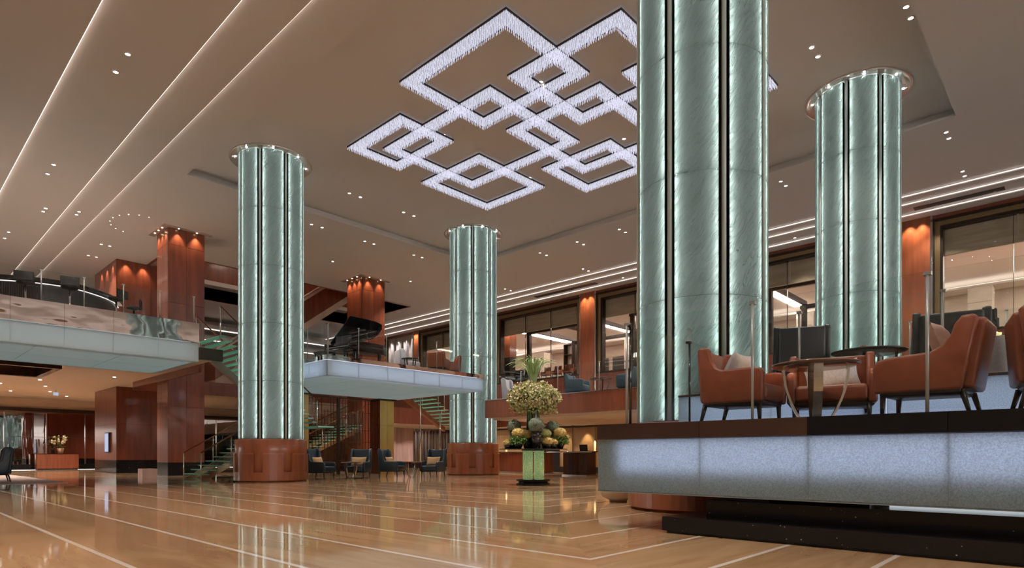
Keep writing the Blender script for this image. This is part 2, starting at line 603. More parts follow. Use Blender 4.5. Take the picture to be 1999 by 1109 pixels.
# ---------------------------------------------------------------- floor
fl = structure('floor', 'polished caramel marble floor with white inlay lines', MB().box(-16, 38, -24, 46.5, -.3, -.012), 'marble_a')
CX, CY = 14.29, 12.5
rings = [(4.22 + .92 * k, 3.07 + .92 * k) for k in range(-9, 9)]
for k, (x, y) in enumerate(rings):
    xf, yf = 2 * CX - x, 2 * CY - y
    x2, y2 = x + .92, y + .92
    X0, X1, Y0, Y1 = max(x, -8.9), min(xf, 37), max(y, -8.9), min(yf, 46)
    last = k == len(rings) - 1
    w = .045
    # mitred bands between two inlay lines
    bx = [(x + w / 2, y + w / 2), (x + w / 2, yf - w / 2), (x2 - w / 2, yf - .92 + w / 2), (x2 - w / 2, y2 - w / 2)]
    MB().prism(bx, 'z', -.011, 0).build('marble_band', 'marble_a', fl)
    by = [(x + w / 2, y + w / 2), (x2 - w / 2, y2 - w / 2), (xf - .92 + w / 2, y2 - w / 2), (xf - w / 2, y + w / 2)]
    MB().prism(by, 'z', -.011, 0).build('marble_band', 'marble_b', fl)
    b2 = [(xf - w / 2, y + w / 2), (xf - .92 + w / 2, y2 - w / 2), (xf - .92 + w / 2, yf - .92 + w / 2), (xf - w / 2, yf - w / 2)]
    MB().prism(b2, 'z', -.011, 0).build('marble_band', 'marble_a', fl)
    b3 = [(x + w / 2, yf - w / 2), (xf - w / 2, yf - w / 2), (xf - .92 + w / 2, yf - .92 + w / 2), (x2 - w / 2, yf - .92 + w / 2)]
    MB().prism(b3, 'z', -.011, 0).build('marble_band', 'marble_b', fl)
    for (q0, q1, q2, q3) in ((x, x, y, yf), (xf, xf, y, yf)):
        MB().box(q0 - w / 2, q1 + w / 2, q2 - w / 2, q3 + w / 2, -.011, .0004).build('inlay_strip', 'inlay_white', fl)
    for (q0, q1, q2, q3) in ((x, xf, y, y), (x, xf, yf, yf)):
        MB().box(q0 + w / 2, q1 - w / 2, q2 - w / 2, q3 + w / 2, -.011, .0004).build('inlay_strip', 'inlay_white', fl)
xi, yi = rings[-1][0] + .92, rings[-1][1] + .92
MB().box(xi - .022, 2 * CX - xi + .022, yi - .022, 2 * CY - yi + .022, -.011, 0).build('marble_centre', 'marble_a', fl)

# ---------------------------------------------------------------- ceiling
ce = structure('ceiling', 'taupe plaster ceiling stepped in lit coves around a raised coffer')
TOP = 11.3
cx0, cx1, cy0, cy1 = 7.57, 21.3, 2.68, 22.56
hx0, hx1, hy0, hy1 = 10.02, 24.33, 32.0, 39.7
cb = MB()
cb.box(-16, 3.39, -24, 46.5, 10.15, TOP)
cb.box(3.39, 5.40, -24, 46.5, 10.25, TOP)
cb.box(5.40, 6.46, -24, 46.5, 10.35, TOP)
cb.box(6.46, cx0, -24, 46.5, ZC, TOP)
cb.box(cx0, cx1, -24, cy0, ZC, TOP)
cb.box(cx1, 26.40, -24, hy0, ZC, TOP)
cb.box(cx0, cx1, cy1, hy0, ZC, TOP)
cb.box(cx0, hx0, hy0, 46.5, ZC, TOP)
cb.box(hx1, 26.40, hy0, 46.5, ZC, TOP)
cb.box(hx0, hx1, hy1, 46.5, ZC, TOP)
cb.box(26.40, 26.98, -24, 46.5, 10.34, TOP)
cb.box(26.98, 27.92, -24, 46.5, 10.24, TOP)
cb.box(27.92, 29.0, -24, 46.5, 10.13, TOP)
cb.box(cx0, cx1, cy0, cy1, ZK, TOP)
cb.build('plaster', 'ceiling_paint', ce)
# slim shadow lip round the coffer
lp = MB()
for a in ((cx0, cx1, cy1 - .10, cy1, ZC, ZC + .06), (cx0, cx1, cy0, cy0 + .10, ZC, ZC + .06), (cx0, cx0 + .10, cy0 + .1, cy1 - .1, ZC, ZC + .06), (cx1 - .10, cx1, cy0 + .1, cy1 - .1, ZC, ZC + .06)):
    lp.box(*a)
lp.build('coffer_lip', 'ceiling_paint', ce)
# cove light strips hidden behind the lips on one side, facing the hall on the other
for x, z in ((3.39, 10.15), (5.40, 10.25), (6.46, 10.35)):
    MB().box(x + .002, x + .02, -9, 46, z + .025, z + .075).build('cove_strip', 'cove_led', ce)
for x, z in ((26.40, 10.34), (26.98, 10.24), (27.92, 10.13)):
    MB().box(x - .018, x - .002, -9, 46, z + .04, z + .06).build('cove_strip', 'cove_led_right', ce)
# stair opening in the ceiling, lined with wood
ho = MB()
ho.box(hx0, hx1, hy1, hy1 + .12, ZC - .02, 14.2)
ho.box(hx1, hx1 + .12, hy0, hy1, ZC - .02, 14.2)
ho.box(hx0 - .12, hx0, hy0, hy1, ZC - .02, 14.2)
ho.box(hx0, hx1, hy0 - .12, hy0, ZC - .02, 14.2)
ho.box(hx0, hx1, hy0, hy1, 14.2, 14.35)
ho.build('opening_lining', 'wood', ce)
for x in (13, 17, 21):
    MB().box(x, x + .8, 34, 37, 14.15, 14.19).build('opening_fill_panel', 'opening_fill', ce)  # added glowing panels that brighten the wood lining
MB().box(hx0, hx1, 38.9, hy1, 11.2, 11.45).build('opening_beam', 'ceiling_paint', ce)
# linear air grilles beside the window coves
for (y0, y1) in ((2.2, 4.9), (19.6, 24.0)):
    g = MB()
    for i in range(7):
        g.box(27.36 + i * .05, 27.385 + i * .05, y0, y1, 10.215, 10.239)
    g.build('air_grille', 'frame_dark', ce)

# ---------------------------------------------------------------- glass columns
def column_meshes():
    Rg, n = 1.03, 5
    z0, z1 = 1.40, ZK - .02
    th = (z1 - z0) / n
    pan = MB().arc(Rg - .018, Rg, R(22.5 - 17.9), R(22.5 + 17.9), .005, th - .005, 10).mesh('glass_panel')
    uv = pan.uv_layers.new(name='UVMap')
    for lp_ in pan.loops:
        c_ = pan.vertices[lp_.vertex_index].co
        uv.data[lp_.index].uv = (math.atan2(c_.y, c_.x) * Rg, c_.z)
    me = {'pan': pan, 'th': th, 'z0': z0, 'z1': z1, 'n': n}
    me['core'] = MB().lathe([(0, z0), (Rg - .10, z0), (Rg - .10, z1), (0, z1)], 48).mesh('inner_core')
    fin = MB()
    fin.tube([(Rg - .012, 0, z0), (Rg - .012, 0, z1)], .036, 10)
    fin.arc(Rg - .02, Rg - .012, R(-1.0), R(1.0), z0, z1, 1)
    me['mull'] = fin.mesh('mullion')
    ch = MB()
    ch.arc(Rg - .10, Rg - .085, R(-4.4), R(4.4), z0, z1, 2)
    for sgn in (-1, 1):
        ch.arc(Rg - .10, Rg - .002, R(sgn * 4.45 - .22), R(sgn * 4.45 + .22), z0, z1, 1)
    me['chan'] = ch.mesh('channel')
    led = MB()
    for sgn in (-1, 1):
        for i in range(n):
            led.arc(Rg - .052, Rg - .036, R(sgn * 5.3 - .28), R(sgn * 5.3 + .28), z0 + th * i + .02, z0 + th * (i + 1) - .02, 1)
    me['led'] = led.mesh('light_strip')
    pl = MB()
    pl.lathe([(0, 0), (1.12, 0), (1.12, .04), (1.13, .04), (1.13, 1.36), (1.115, 1.385), (Rg - .1, 1.395)], 64)
    me['plinth'] = pl.mesh('plinth')
    me['ring'] = MB().arc(1.10, 1.175, 0, 2 * PI, .05, .32, 64).mesh('plinth_ring')
    me['block'] = MB().arc(1.10, 1.175, R(22.5 - 15.5), R(22.5 + 15.5), .32, .92, 10).mesh('plinth_block')
    me['edge'] = MB().arc(1.10, 1.186, R(22.5 - 15.5), R(22.5 + 15.5), .90, .925, 10).mesh('block_edge_highlight')
    me['collar'] = MB().lathe([(Rg + .26, ZK - .005), (Rg + .27, ZK - .03), (Rg + .25, ZK - .045), (Rg + .20, ZK - .02), (Rg + .02, ZK - .012)], 64).mesh('collar')
    me['lamp'] = MB().lathe([(0, ZK - .024), (.02, ZK - .024), (.02, ZK - .012), (0, ZK - .012)], 10).mesh('collar_lamp')
    return me


CM = column_meshes()


def glass_column(x, y, label):
    t = thing('glass_column', label, 'column', (x, y, 0), 0, 'glass columns')
    link('inner_core', CM['core'], 'column_core', t)
    p = link('plinth', CM['plinth'], 'wood_light', t)
    p['label'] = 'round wooden plinth with raised key pattern'
    link('plinth_ring', CM['ring'], 'wood_light', p)
    for k in range(8):
        link('plinth_block', CM['block'], 'wood_light', p, rz=R(45 * k))
        link('block_edge_highlight', CM['edge'], 'wood_edge', p, rz=R(45 * k))
        a = R(45 * k)
        for i in range(CM['n']):
            link('glass_panel', CM['pan'], 'column_glass', t, (0, 0, CM['z0'] + i * CM['th']), a)
        link('mullion', CM['mull'], 'mullion_steel', t, rz=a)
        link('channel', CM['chan'], 'black_matte', t, rz=a)
        link('light_strip', CM['led'], 'column_led', t, rz=a)
        c = R(45 * k + 22.5)
        link('collar_lamp', CM['lamp'], 'collar_lamp', t, (1.10 * math.cos(c), 1.10 * math.sin(c), 0))
    link('collar', CM['collar'], 'collar_white', t)
    return t


XA, XB, YA, YB = 9.48, 18.74, 4.67, 20.02
glass_column(XA, YB, 'lit green glass column rising beside the glass stairs and blue wing chairs')
glass_column(XB, YB, 'lit green glass column farthest away, crossed by the floating glass balcony')
glass_column(XA, YA, 'largest lit green glass column, just behind the orange armchair terrace')
glass_column(XB, YA, 'lit green glass column behind the raised lounge, in front of tall windows')

# ---------------------------------------------------------------- wood pillars and core
def clad(name, label, x0, x1, y0, y1, z0, z1, nx, ny, zs, m='wood', group=None, kind=None, cat='pillar', base=None):
    t = thing(name, label, cat, ((x0 + x1) / 2, (y0 + y1) / 2, z0), 0, group, kind)
    lx, ly = (x1 - x0) / 2, (y1 - y0) / 2
    MB().box(-lx + .02, lx - .02, -ly + .02, ly - .02, 0, z1 - z0).build('core', 'wood_dark', t)
    zz = [z - z0 for z in zs]
    g = .005
    for a, b in zip(zz[:-1], zz[1:]):
        mm = 'granite' if base and b <= base + .01 else m
        for i in range(nx):
            p0, p1 = -lx + 2 * lx * i / nx, -lx + 2 * lx * (i + 1) / nx
            for s in (-1, 1):
                MB().box(p0 + g, p1 - g, s * ly - .012, s * ly + .012, a + g, b - g).build('panel', mm, t)
        for i in range(ny):
            p0, p1 = -ly + 2 * ly * i / ny, -ly + 2 * ly * (i + 1) / ny
            for s in (-1, 1):
                MB().box(s * lx - .012, s * lx + .012, p0 + g, p1 - g, a + g, b - g).build('panel', mm, t)
    return t


def pillar_lights(x0, x1, y0, y1, ntop=2):
    # small warm lamps in the ceiling close to the two faces towards the hall
    t = []
    fr = MB()
    for i in range(ntop):
        x = x0 + (x1 - x0) * (i + .5) / ntop
        t.append((x, y0 - .16, (x, y0 + .03, ZC - 3)))
    for i in range(ntop + 1):
        y = y0 + (y1 - y0) * (i + .5) / (ntop + 1)
        t.append((x0 - .16, y, (x0 + .03, y, ZC - 3)))
    return t


PIL = [((8.88, 10.32, 28.18, 29.55), 'square wooden pillar with warm scalloped lights beside the glass bar terrace'),
       ((18.45, 19.88, 28.4, 29.85), 'square wooden pillar with warm scalloped lights behind the grand piano')]
for (b, lab) in PIL:
    t = clad('wood_pillar', lab, *b, 0, ZC, 2, 2, (0, .55, 2.9, 4.9, 7.3, 9.75, ZC), group='tall wood pillars', base=.55)
    q = MB()
    q.box(-.98, .98, -.98, -.735, 10.425, 10.447).box(-.98, -.735, -.735, .98, 10.425, 10.447)
    q.build('light_flange', 'collar_white', t)
    for (x, y, tg) in pillar_lights(*b):
        MB().lathe([(0, 10.424), (.03, 10.424), (.03, 10.414), (0, 10.414)], 10).build('lamp_disc', 'lamp_warm', t, (x - t.location.x, y - t.location.y, 0))
        spot((x, y, 10.40), 60, (1, .72, .46), 75, .8, tg)
core = clad('wall_core', 'tall reddish wood clad lift core with black granite base', 8.6, 11.6, 34.6, 38.6, 0, ZC, 2, 2, (0, .62, 2.4, 4.2, 7.3, ZC), cat='wall', kind='structure', base=.62)
for (x, y) in ((9.0, 34.42), (9.75, 34.42), (8.42, 35.2), (8.42, 36.2), (8.42, 37.2)):
    spot((x, y, 10.40), 60, (1, .72, .46), 75, .8, (x + (.2 if x < 8.6 else 0), y + (.2 if y < 34.6 else 0), 7.3))

# ---------------------------------------------------------------- walls of the hall
# window wall with wood pilasters
pil_y = [(36.3, 36.9), (28.3, 29.35), (20.34, 21.40), (12.4, 13.45), (4.50, 5.50), (-3.5, -2.5)]
ww = structure('wall_window', 'window wall of red wood pilasters and bronze framed openings')
b = MB()
b.box(XW, XW + .5, -9, 36.3, ZM - .7, 5.45)
b.box(XW, XW + .5, -9, 46.5, 9.98, 10.3)
b.box(XW, XW + .5, 36.3, 46.5, ZM - .7, 5.5)
b.box(XW + .5, XW + .6, 36.3, 46.5, 5.5, 10.3)
b.box(XW, XW + .5, 40.75, 46.5, 5.5, 9.98)
b.build('wall_core', 'wood', ww)
MB().box(XW - .02, XW + .52, -9, 36.3, 5.45, 5.55).build('sill', 'bronze_dark', ww)
for y0, y1 in pil_y[:-1]:
    p = MB().box(XW - .06, XW + .5, y0, y1, ZM, 10.13).build('pilaster', 'wood_light', ww)
    MB().box(XW - .09, XW - .06, y1 - .03, y1 + .05, ZM, 10.13).build('edge_trim', 'steel', p)
    MB().box(XW - .09, XW - .06, y0 - .05, y0 + .03, ZM, 10.13).build('edge_trim', 'steel', p)
    for f in (.3, .7):
        y = y0 + (y1 - y0) * f
        spot((XW - .28, y, 10.08), 85, (1, .72, .46), 80, .8, (XW - .05, y, 7.5))
for k in range(14):
    MB().box(XW - .03, XW, 36.0 - 2.2 * (k + 1) + .01, 36.0 - 2.2 * k - .01, ZM + .02, 5.43).build('wood_panel', 'wood', ww)
spans = [(29.35, 36.3), (21.40, 28.3), (13.45, 20.34), (5.50, 12.4), (-2.5, 4.50)]
for n, (y0, y1) in enumerate(spans):
    w = structure('window_%d' % (n + 1), ['tall bronze framed window with a dark fireplace behind it', 'tall bronze framed window above the flower display, copper chairs behind',
                                        'tall bronze framed window beside the largest column, bookshelf behind', 'tall bronze framed window seen between the two columns',
                                        'tall bronze framed window behind the tall orange armchair'][n])
    za, zb = 5.55, 9.98
    def frame(d, wd, x0, x1, m, nm):
        f = MB()
        f.box(x0, x1, y0 + d, y0 + d + wd, za, zb - d)
        f.box(x0, x1, y1 - d - wd, y1 - d, za, zb - d)
        f.box(x0, x1, y0 + d + wd, y1 - d - wd, zb - d - wd, zb - d)
        f.build(nm, m, w)
    frame(.0, .10, XW - .05, XW + .45, 'bronze_dark', 'outer_frame')
    frame(.10, .17, XW + .02, XW + .45, 'bronze', 'middle_frame')
    frame(.27, .08, XW + .10, XW + .45, 'bronze_dark', 'inner_frame')
    a, c = y0 + .35, y1 - .35
    for i in range(3):
        p0, p1 = a + (c - a) * i / 3, a + (c - a) * (i + 1) / 3
        MB().box(XW + .22, XW + .235, p0 + .008, p1 - .008, za, zb - .35).build('pane', 'window_glass', w)
    for i in (1, 2):
        p0 = a + (c - a) * i / 3
        MB().box(XW + .20, XW + .26, p0 - .008, p0 + .008, za, zb - .35).build('mullion', 'dark_steel', w)
        MB().box(XW + .18, XW + .21, p0 - .16, p0 - .10, zb - 1.3, zb - .4).build('pivot_bar', 'steel', w)
    MB().box(XW + .5, XW + .62, y0 + .1, y1 - .1, 8.65, 9.98).build('valance', 'valance', w)

# lit curtain bay and gold beaded column past the last window
cb = MB()
n = 60
pts = []
for i in range(n + 1):
    y = 36.9 + 3.6 * i / n
    pts.append((XW + .25 + .07 * math.sin(i * 1.15), y))
pts2 = [(x + .03, y) for x, y in pts][::-1]
cb.prism(pts + pts2, 'z', 5.5, 10.1)
tag(cb.build('striped_curtain', 'curtain'), 'pleated pale curtain washed with light beyond the last window', 'curtain')
for y in (37.3, 38.2, 39.1, 40.0):
    spot((XW - .05, y, 10.05), 160, (.85, .88, 1), 60, .7, (XW + .25, y, 7.5))
gb = thing('beaded_column', 'slim gold beaded column beside the pale curtain', 'column', (XW - .3, 40.5, ZM))
for i in range(18):
    MB().ball((0, 0, .2 + i * .4), .21, 12, 8).build('bead', 'gold', gb)

structure('wall_entrance', 'added cream wall behind the viewer that screens bright reflections', MB().box(-16.4, -16, -24, 46.5, 0, 10.15), 'cream_wall')  # added unseen wall, keeps the bright world out of the glass reflections
structure('wall_added_band', 'added cream wall behind the viewer with a long open band letting ambient light in', MB().box(-16, 42, -24.4, -24, 8.2, 10.45).box(-16, 42, -24.4, -24, 0, 2.9), 'cream_wall')  # added unseen wall, its open band shaped to let world light in
structure('wall_added_side', 'added cream side wall out of view that screens bright reflections', MB().box(29, 29.4, -24, -9, 0, 10.45), 'cream_wall')  # added unseen wall, stops polished fascias reflecting the bright world
# upper back wall, lower mirrored wall
bw = structure('wall_back', 'cream upper back wall with two long cove lights', MB().box(-9, 29, 46, 46.4, 4.2, TOP).box(20, 29, 46, 46.4, 0, 4.2), 'cream_wall')
for z, y in ((9.6, 44.6), (8.9, 45.0)):
    MB().box(8, 29, y, 46, z, z + .35).build('cornice_step', 'ceiling_paint', bw)
    MB().box(8, 29, y - .02, y, z - .02, z + .04).build('cornice_light', 'cove_led_right', bw)
mw = structure('wall_mirror', 'lower back wall of polished mirror panels in dark frames', MB().box(-9, 20, 45.2, 45.5, 0, 4.2), 'cream_wall')
MB().box(-9, 20, 45.05, 45.2, 3.42, 3.62).build('head_trim', 'bronze_dark', mw)
MB().box(-9, 20, 45.02, 45.2, 3.34, 3.42).build('head_rail', 'brown_metal', mw)
MB().box(-9, 20, 45.05, 45.2, 0, .32).build('granite_base', 'granite', mw)
for i in range(14):
    x = -8 + i * 1.95
    MB().box(x + .03, x + 1.92, 45.12, 45.2, .32, 1.92).build('mirror_panel', 'mirror_wall', mw)
    MB().box(x + .03, x + 1.92, 45.12, 45.2, 1.94, 3.34).build('mirror_panel', 'mirror_wall', mw)
    MB().box(x - .03, x + .03, 45.06, 45.2, .32, 3.34).build('mirror_post', 'steel', mw)
structure('wall_side', 'cream side wall of the reception hall', MB().box(28.6, 29, -9, 46.4, 0, ZM), 'cream_wall')
lc = MB()
lc.box(-9, 8.6, 21.95, 46.4, 4.22, 4.46)
lc.box(8.6, 20.5, 32.0, 46.4, 4.22, 4.46)
l2 = structure('ceiling_lower', 'pale lower ceiling under the upper floor', lc, 'ceiling_lower')
MB().box(8.6, 20.5, 31.9, 32.0, 3.85, 4.5).build('wood_edge', 'wood', l2)
MB().box(8.6, 8.7, 24.0, 32.0, 3.95, 4.5).build('wood_edge', 'wood', l2)
MB().box(6.56, 8.62, 21.85, 21.95, 4.1, 4.5).build('dark_edge', 'bronze_dark', l2)
mb = MB()
mb.box(-4, 4.6, 24.8, 25.0, 3.72, 4.22).box(4.4, 4.6, 25, 28.2, 3.72, 4.22).box(-4, 4.4, 28.0, 28.2, 3.72, 4.22)
mb.build('wood_recess', 'wood_dark', l2)
for i, (x, y) in enumerate([(3.2, 31), (4.4, 31), (5.5, 34), (4.5, 37), (6.2, 37), (6.9, 40), (7.5, 30.5), (3.4, 41), (5.4, 41), (8.1, 42.5), (11.5, 41), (13.5, 41)]):
    MB().lathe([(0, 4.215), (.06, 4.215), (.06, 4.205), (0, 4.205)], 12).build('ceiling_spot', 'lamp_white', l2, (x, y, 0))
    spot((x, y, 4.19), 200, (1, .87, .76), 120, .6)

# ---------------------------------------------------------------- glass faced floating slabs
def slab(name, label, x0, x1, y0, y1, zb, zt, zf, front, side, fx, joints, gm, fm, lm, lz=(0.0, 1.0)):
    """glass box balcony: panels on the y0 face (front) and optionally the x0 face (side)"""
    t = thing(name, label, 'balcony', ((x0 + x1) / 2, (y0 + y1) / 2, zb), 0, None, 'structure')
    ox, oy, oz = t.location
    def B(mb_args, nm, m):
        a = mb_args
        return MB().box(a[0] - ox, a[1] - ox, a[2] - oy, a[3] - oy, a[4] - oz, a[5] - oz).build(nm, m, t)
    B((x0 + .34, x1 - .1, y0 + .34, y1, zb + .03, zt - .01), 'body', 'ceiling_lower')
    B((x0 + .02, x1 - .02, y0 + .02, y1, zt, zf - .02), 'deck', 'table_dark')
    h = zt - zb
    z0, z1 = zb + h * lz[0], zb + h * lz[1] - .02
    js = joints
    if 'y0' in front:
        for a in js[1:-1]:
            B((a - .003, a + .003, y0 + .022, y0 + .04, zb, zt - .01), 'joint_backing', 'black_matte')
    if 'y0' in front:
        B((x0 + .2, x1 - .1, y0 + .30, y0 + .32, z0 + .04, z1), 'light_box', lm)
        for a, c in zip(js[:-1], js[1:]):
            B((a + .001, c - .001, y0, y0 + .02, zb, zt - .01), 'glass_panel', gm)
        for a, c in zip(js[:-1], js[1:]):
            B((a + .003, c - .003, y0 - .02, y0 + .0, zt, zf), 'fascia_panel', fm)
    if 'x0' in side:
        B((x0 + .30, x0 + .32, y0 + .2, y1 - .1, z0 + .04, z1), 'light_box', lm)
        for a, c in zip(fx[:-1], fx[1:]):
            B((x0, x0 + .02, a + .001, c - .001, zb, zt - .01), 'glass_panel', gm)
            B((x0 - .02, x0, a + .003, c - .003, zt, zf), 'fascia_panel', fm)
    if 'x1' in side:
        for a, c in zip(fx[:-1], fx[1:]):
            B((x1 - .02, x1, a + .004, c - .004, zb, zt - .01), 'glass_panel', gm)
            B((x1, x1 + .02, a + .003, c - .003, zt, zf), 'fascia_panel', fm)
    return t, B


def soffit(B, xs, ys, z):
    for a, c in zip(xs[:-1], xs[1:]):
        for d, e in zip(ys[:-1], ys[1:]):
            B((a + .004, c - .004, d + .004, e - .004, z - .0, z + .02), 'soffit_panel', 'slab_glass')
    B((xs[0] + .1, xs[-1] - .1, ys[0] + .3, ys[-1] - .05, z + .026, z + .029), 'soffit_light', 'soffit_light')


def lin(a, b, n):
    return [a + (b - a) * i / n for i in range(n + 1)]


xl = [-8.0 + 1.04 * i for i in range(15)]
xl = [x for x in xl if x < 6.0] + [6.55]
t, B = slab('glass_balcony', 'long glass faced balcony carrying the curved dark bar', -8, 6.55, 18.3, 21.95, 3.51, 4.03, 4.58, 'y0', 'x1', lin(18.3, 21.95, 3), xl, 'slab_glass', 'mirror_steel', 'slab_light_soft')
soffit(B, lin(-8, 6.55, 8), lin(18.32, 21.95, 2), 3.50)
t, B = slab('glass_balcony', 'glass faced balcony carrying the grand piano, between two columns', 10.55, 17.72, 18.3, 24.25, 3.51, 4.03, 4.18, 'y0', 'x0x1', lin(18.3, 24.25, 5), lin(10.55, 17.72, 6), 'slab_glass', 'mirror_steel', 'slab_light')
soffit(B, lin(10.57, 17.7, 5), lin(18.32, 24.25, 3), 3.50)

# near terrace (front runs along y at x = 6.25)
tr = thing('lounge_terrace', 'near raised lounge terrace with frosted lit glass front', 'terrace', (8, -2, 0), 0, None, 'structure')


def T(a, nm, m):
    return MB().box(a[0] - 8, a[1] - 8, a[2] + 2, a[3] + 2, a[4], a[5]).build(nm, m, tr)


ty = [4.43, 3.09, 1.98, .87, -.24, -1.35, -2.46, -3.6]
for a in ty[1:-1]:
    T((6.272, 6.29, a - .003, a + .003, .44, 1.06), 'joint_backing', 'black_matte')
for a, c in zip(ty[1:], ty[:-1]):
    T((6.25, 6.27, a + .001, c - .001, .44, 1.06), 'glass_panel', 'slab_glass_sparkle')
    T((6.23, 6.262, a + .002, c - .002, 1.068, ZT), 'fascia_panel', 'black_gloss' if c < 2 else 'fascia_brown_reflection')
T((6.27, 12, 4.41, 4.43, .44, 1.06), 'glass_return', 'slab_glass_sparkle')
T((6.27, 12, 4.40, 4.425, 1.068, ZT), 'fascia_return', 'dark_steel')
T((6.335, 6.345, -3.6, 4.14, .68, 1.05), 'light_box', 'slab_light')
T((6.35, 6.5, -3.6, 4.3, .46, 1.06), 'light_tray', 'slab_glass')
T((6.5, 8.3, -3.6, 4.2, .46, 1.06), 'body', 'ceiling_lower')
T((6.262, 8.4, -3.6, 4.40, 1.07, ZT - .004), 'deck', 'table_dark')
T((6.25, 8.4, -3.6, 4.43, .43, .445), 'underside_edge', 'slab_glass')
# black granite plinth steps under it
T((6.22, 9.2, -3.6, 3.53, .03, .185), 'granite_step', 'granite')
T((6.26, 9.2, -3.6, 3.49, 0, .03), 'granite_toe', 'black_matte')
T((6.72, 9.2, -3.6, 3.24, .185, .355), 'granite_step', 'granite')
T((7.3, 9.2, 1.7, 2.75, .355, .46), 'granite_step', 'granite')
T((7.7, 7.72, -3.6, 1.6, .36, .45), 'under_light', 'slab_light_soft')

# raised platform behind the armchairs
pf = thing('lounge_platform', 'raised lounge platform with glowing glass riser behind the orange armchairs', 'platform', (12, -1, 0), 0, None, 'structure')


def T2(a, nm, m):
    return MB().box(a[0] - 12, a[1] - 12, a[2] + 1, a[3] + 1, a[4], a[5]).build(nm, m, pf)


py = lin(-3.6, 4.44, 6)
for a, c in zip(py[:-1], py[1:]):
    T2((8.30, 8.32, a + .003, c - .003, ZT, ZU - .03), 'glass_riser', 'slab_glass_sparkle')
T2((8.50, 8.52, -3.6, 4.40, ZT, ZU - .05), 'light_box', 'slab_light')
T2((8.29, 17.6, -3.6, 4.44, ZU - .03, ZU), 'deck', 'table_dark')
T2((8.6, 17.6, -3.6, 4.3, ZT - .1, ZU - .05), 'body', 'ceiling_lower')

# mezzanine with red wood parapet
mz = thing('mezzanine', 'red wood fronted mezzanine in front of the tall windows', 'mezzanine', (23, 5, 0), 0, None, 'structure')


def T3(a, nm, m):
    return MB().box(a[0] - 23, a[1] - 23, a[2] - 5, a[3] - 5, a[4], a[5]).build(nm, m, mz)


T3((17.75, 28.5, -9, 18.0, 2.42, ZM - .05), 'slab', 'ceiling_lower')
T3((17.75, 28.5, -9, 18.0, ZM - .05, ZM - .02), 'deck', 'table_dark')
T3((19.9, 28.5, 28.0, 46, 2.62, 3.45), 'slab', 'ceiling_lower')
my = lin(-9, 18.1, 14)
for a, c in zip(my[:-1], my[1:]):
    T3((17.6, 17.75, a + .004, c - .004, 2.39, ZM), 'wood_panel', 'wood_light')
T3((17.75, 28.5, 18.0, 18.1, 2.39, ZM), 'wood_return', 'wood_light')
T3((17.58, 17.76, -9, 18.12, ZM, ZM + .025), 'capping', 'steel')
xs = lin(19.9, 28.5, 5)
for a, c in zip(xs[:-1], xs[1:]):
    T3((a + .004, c - .004, 27.9, 28.0, 2.62, 3.5), 'wood_panel', 'wood')
T3((17.9, 24, -9, 17.9, 2.30, 2.42), 'soffit_drop', 'ceiling_lower')

# ---------------------------------------------------------------- glass railings
def railing(name, label, p0, p1, z0, z1, n, posts=True, group=None, postm='post_steel', pr=.015):
    d = Vector((p1[0] - p0[0], p1[1] - p0[1], 0))
    L = d.length
    t = thing(name, label, 'railing', (p0[0], p0[1], z0), math.atan2(d.y, d.x), group)
    w = L / n
    pane = MB().box(.012, w - .012, -.007, .007, .03, z1 - z0).mesh('glass_pane')
    post = MB().tube([(0, -.03, 0), (0, -.03, z1 - z0 - .02)], pr, 8).box(-.03, .03, -.045, .012, z1 - z0 - .035, z1 - z0 - .005).mesh('post')
    for i in range(n):
        link('glass_pane', pane, 'clear_glass', t, (w * i, 0, 0))
    if posts:
        for i in range(n + 1):
            link('post', post, postm, t, (w * i, 0, 0))
    return t


railing('glass_railing', 'glass railing along the front of the orange armchair terrace', (6.32, 4.04), (6.32, -3.5), ZT, 2.46, 5)
railing('glass_railing', 'glass railing with dark clamps returning behind the grey cushioned armchair', (6.32, 4.04), (9.3, 4.04), ZT, 2.44, 2, postm='dark_steel')
railing('glass_railing', 'glass railing on top of the red wood mezzanine', (17.68, 18.0), (17.68, -6), ZM + .03, 4.15, 13)
railing('glass_railing', 'glass railing above the mirrored front of the bar balcony', (-6.5, 18.4), (6.45, 18.4), 4.56, 5.34, 15)
railing('glass_railing', 'glass railing in front of the grand piano', (10.65, 18.42), (17.6, 18.42), Z2, 5.26, 6)
railing('glass_railing', 'short glass railing on the end of the piano balcony beside the column', (10.65, 18.5), (10.65, 23.8), Z2, 5.26, 4)
railing('glass_railing', 'glass railing across the raised lounge platform edge', (8.4, 4.3), (8.4, -3.4), ZU, 2.75, 5)
railing('glass_railing', 'glass railing over the far wood fascia past the gold pillar', (20, 27.95), (28.3, 27.95), 3.5, 4.3, 5)

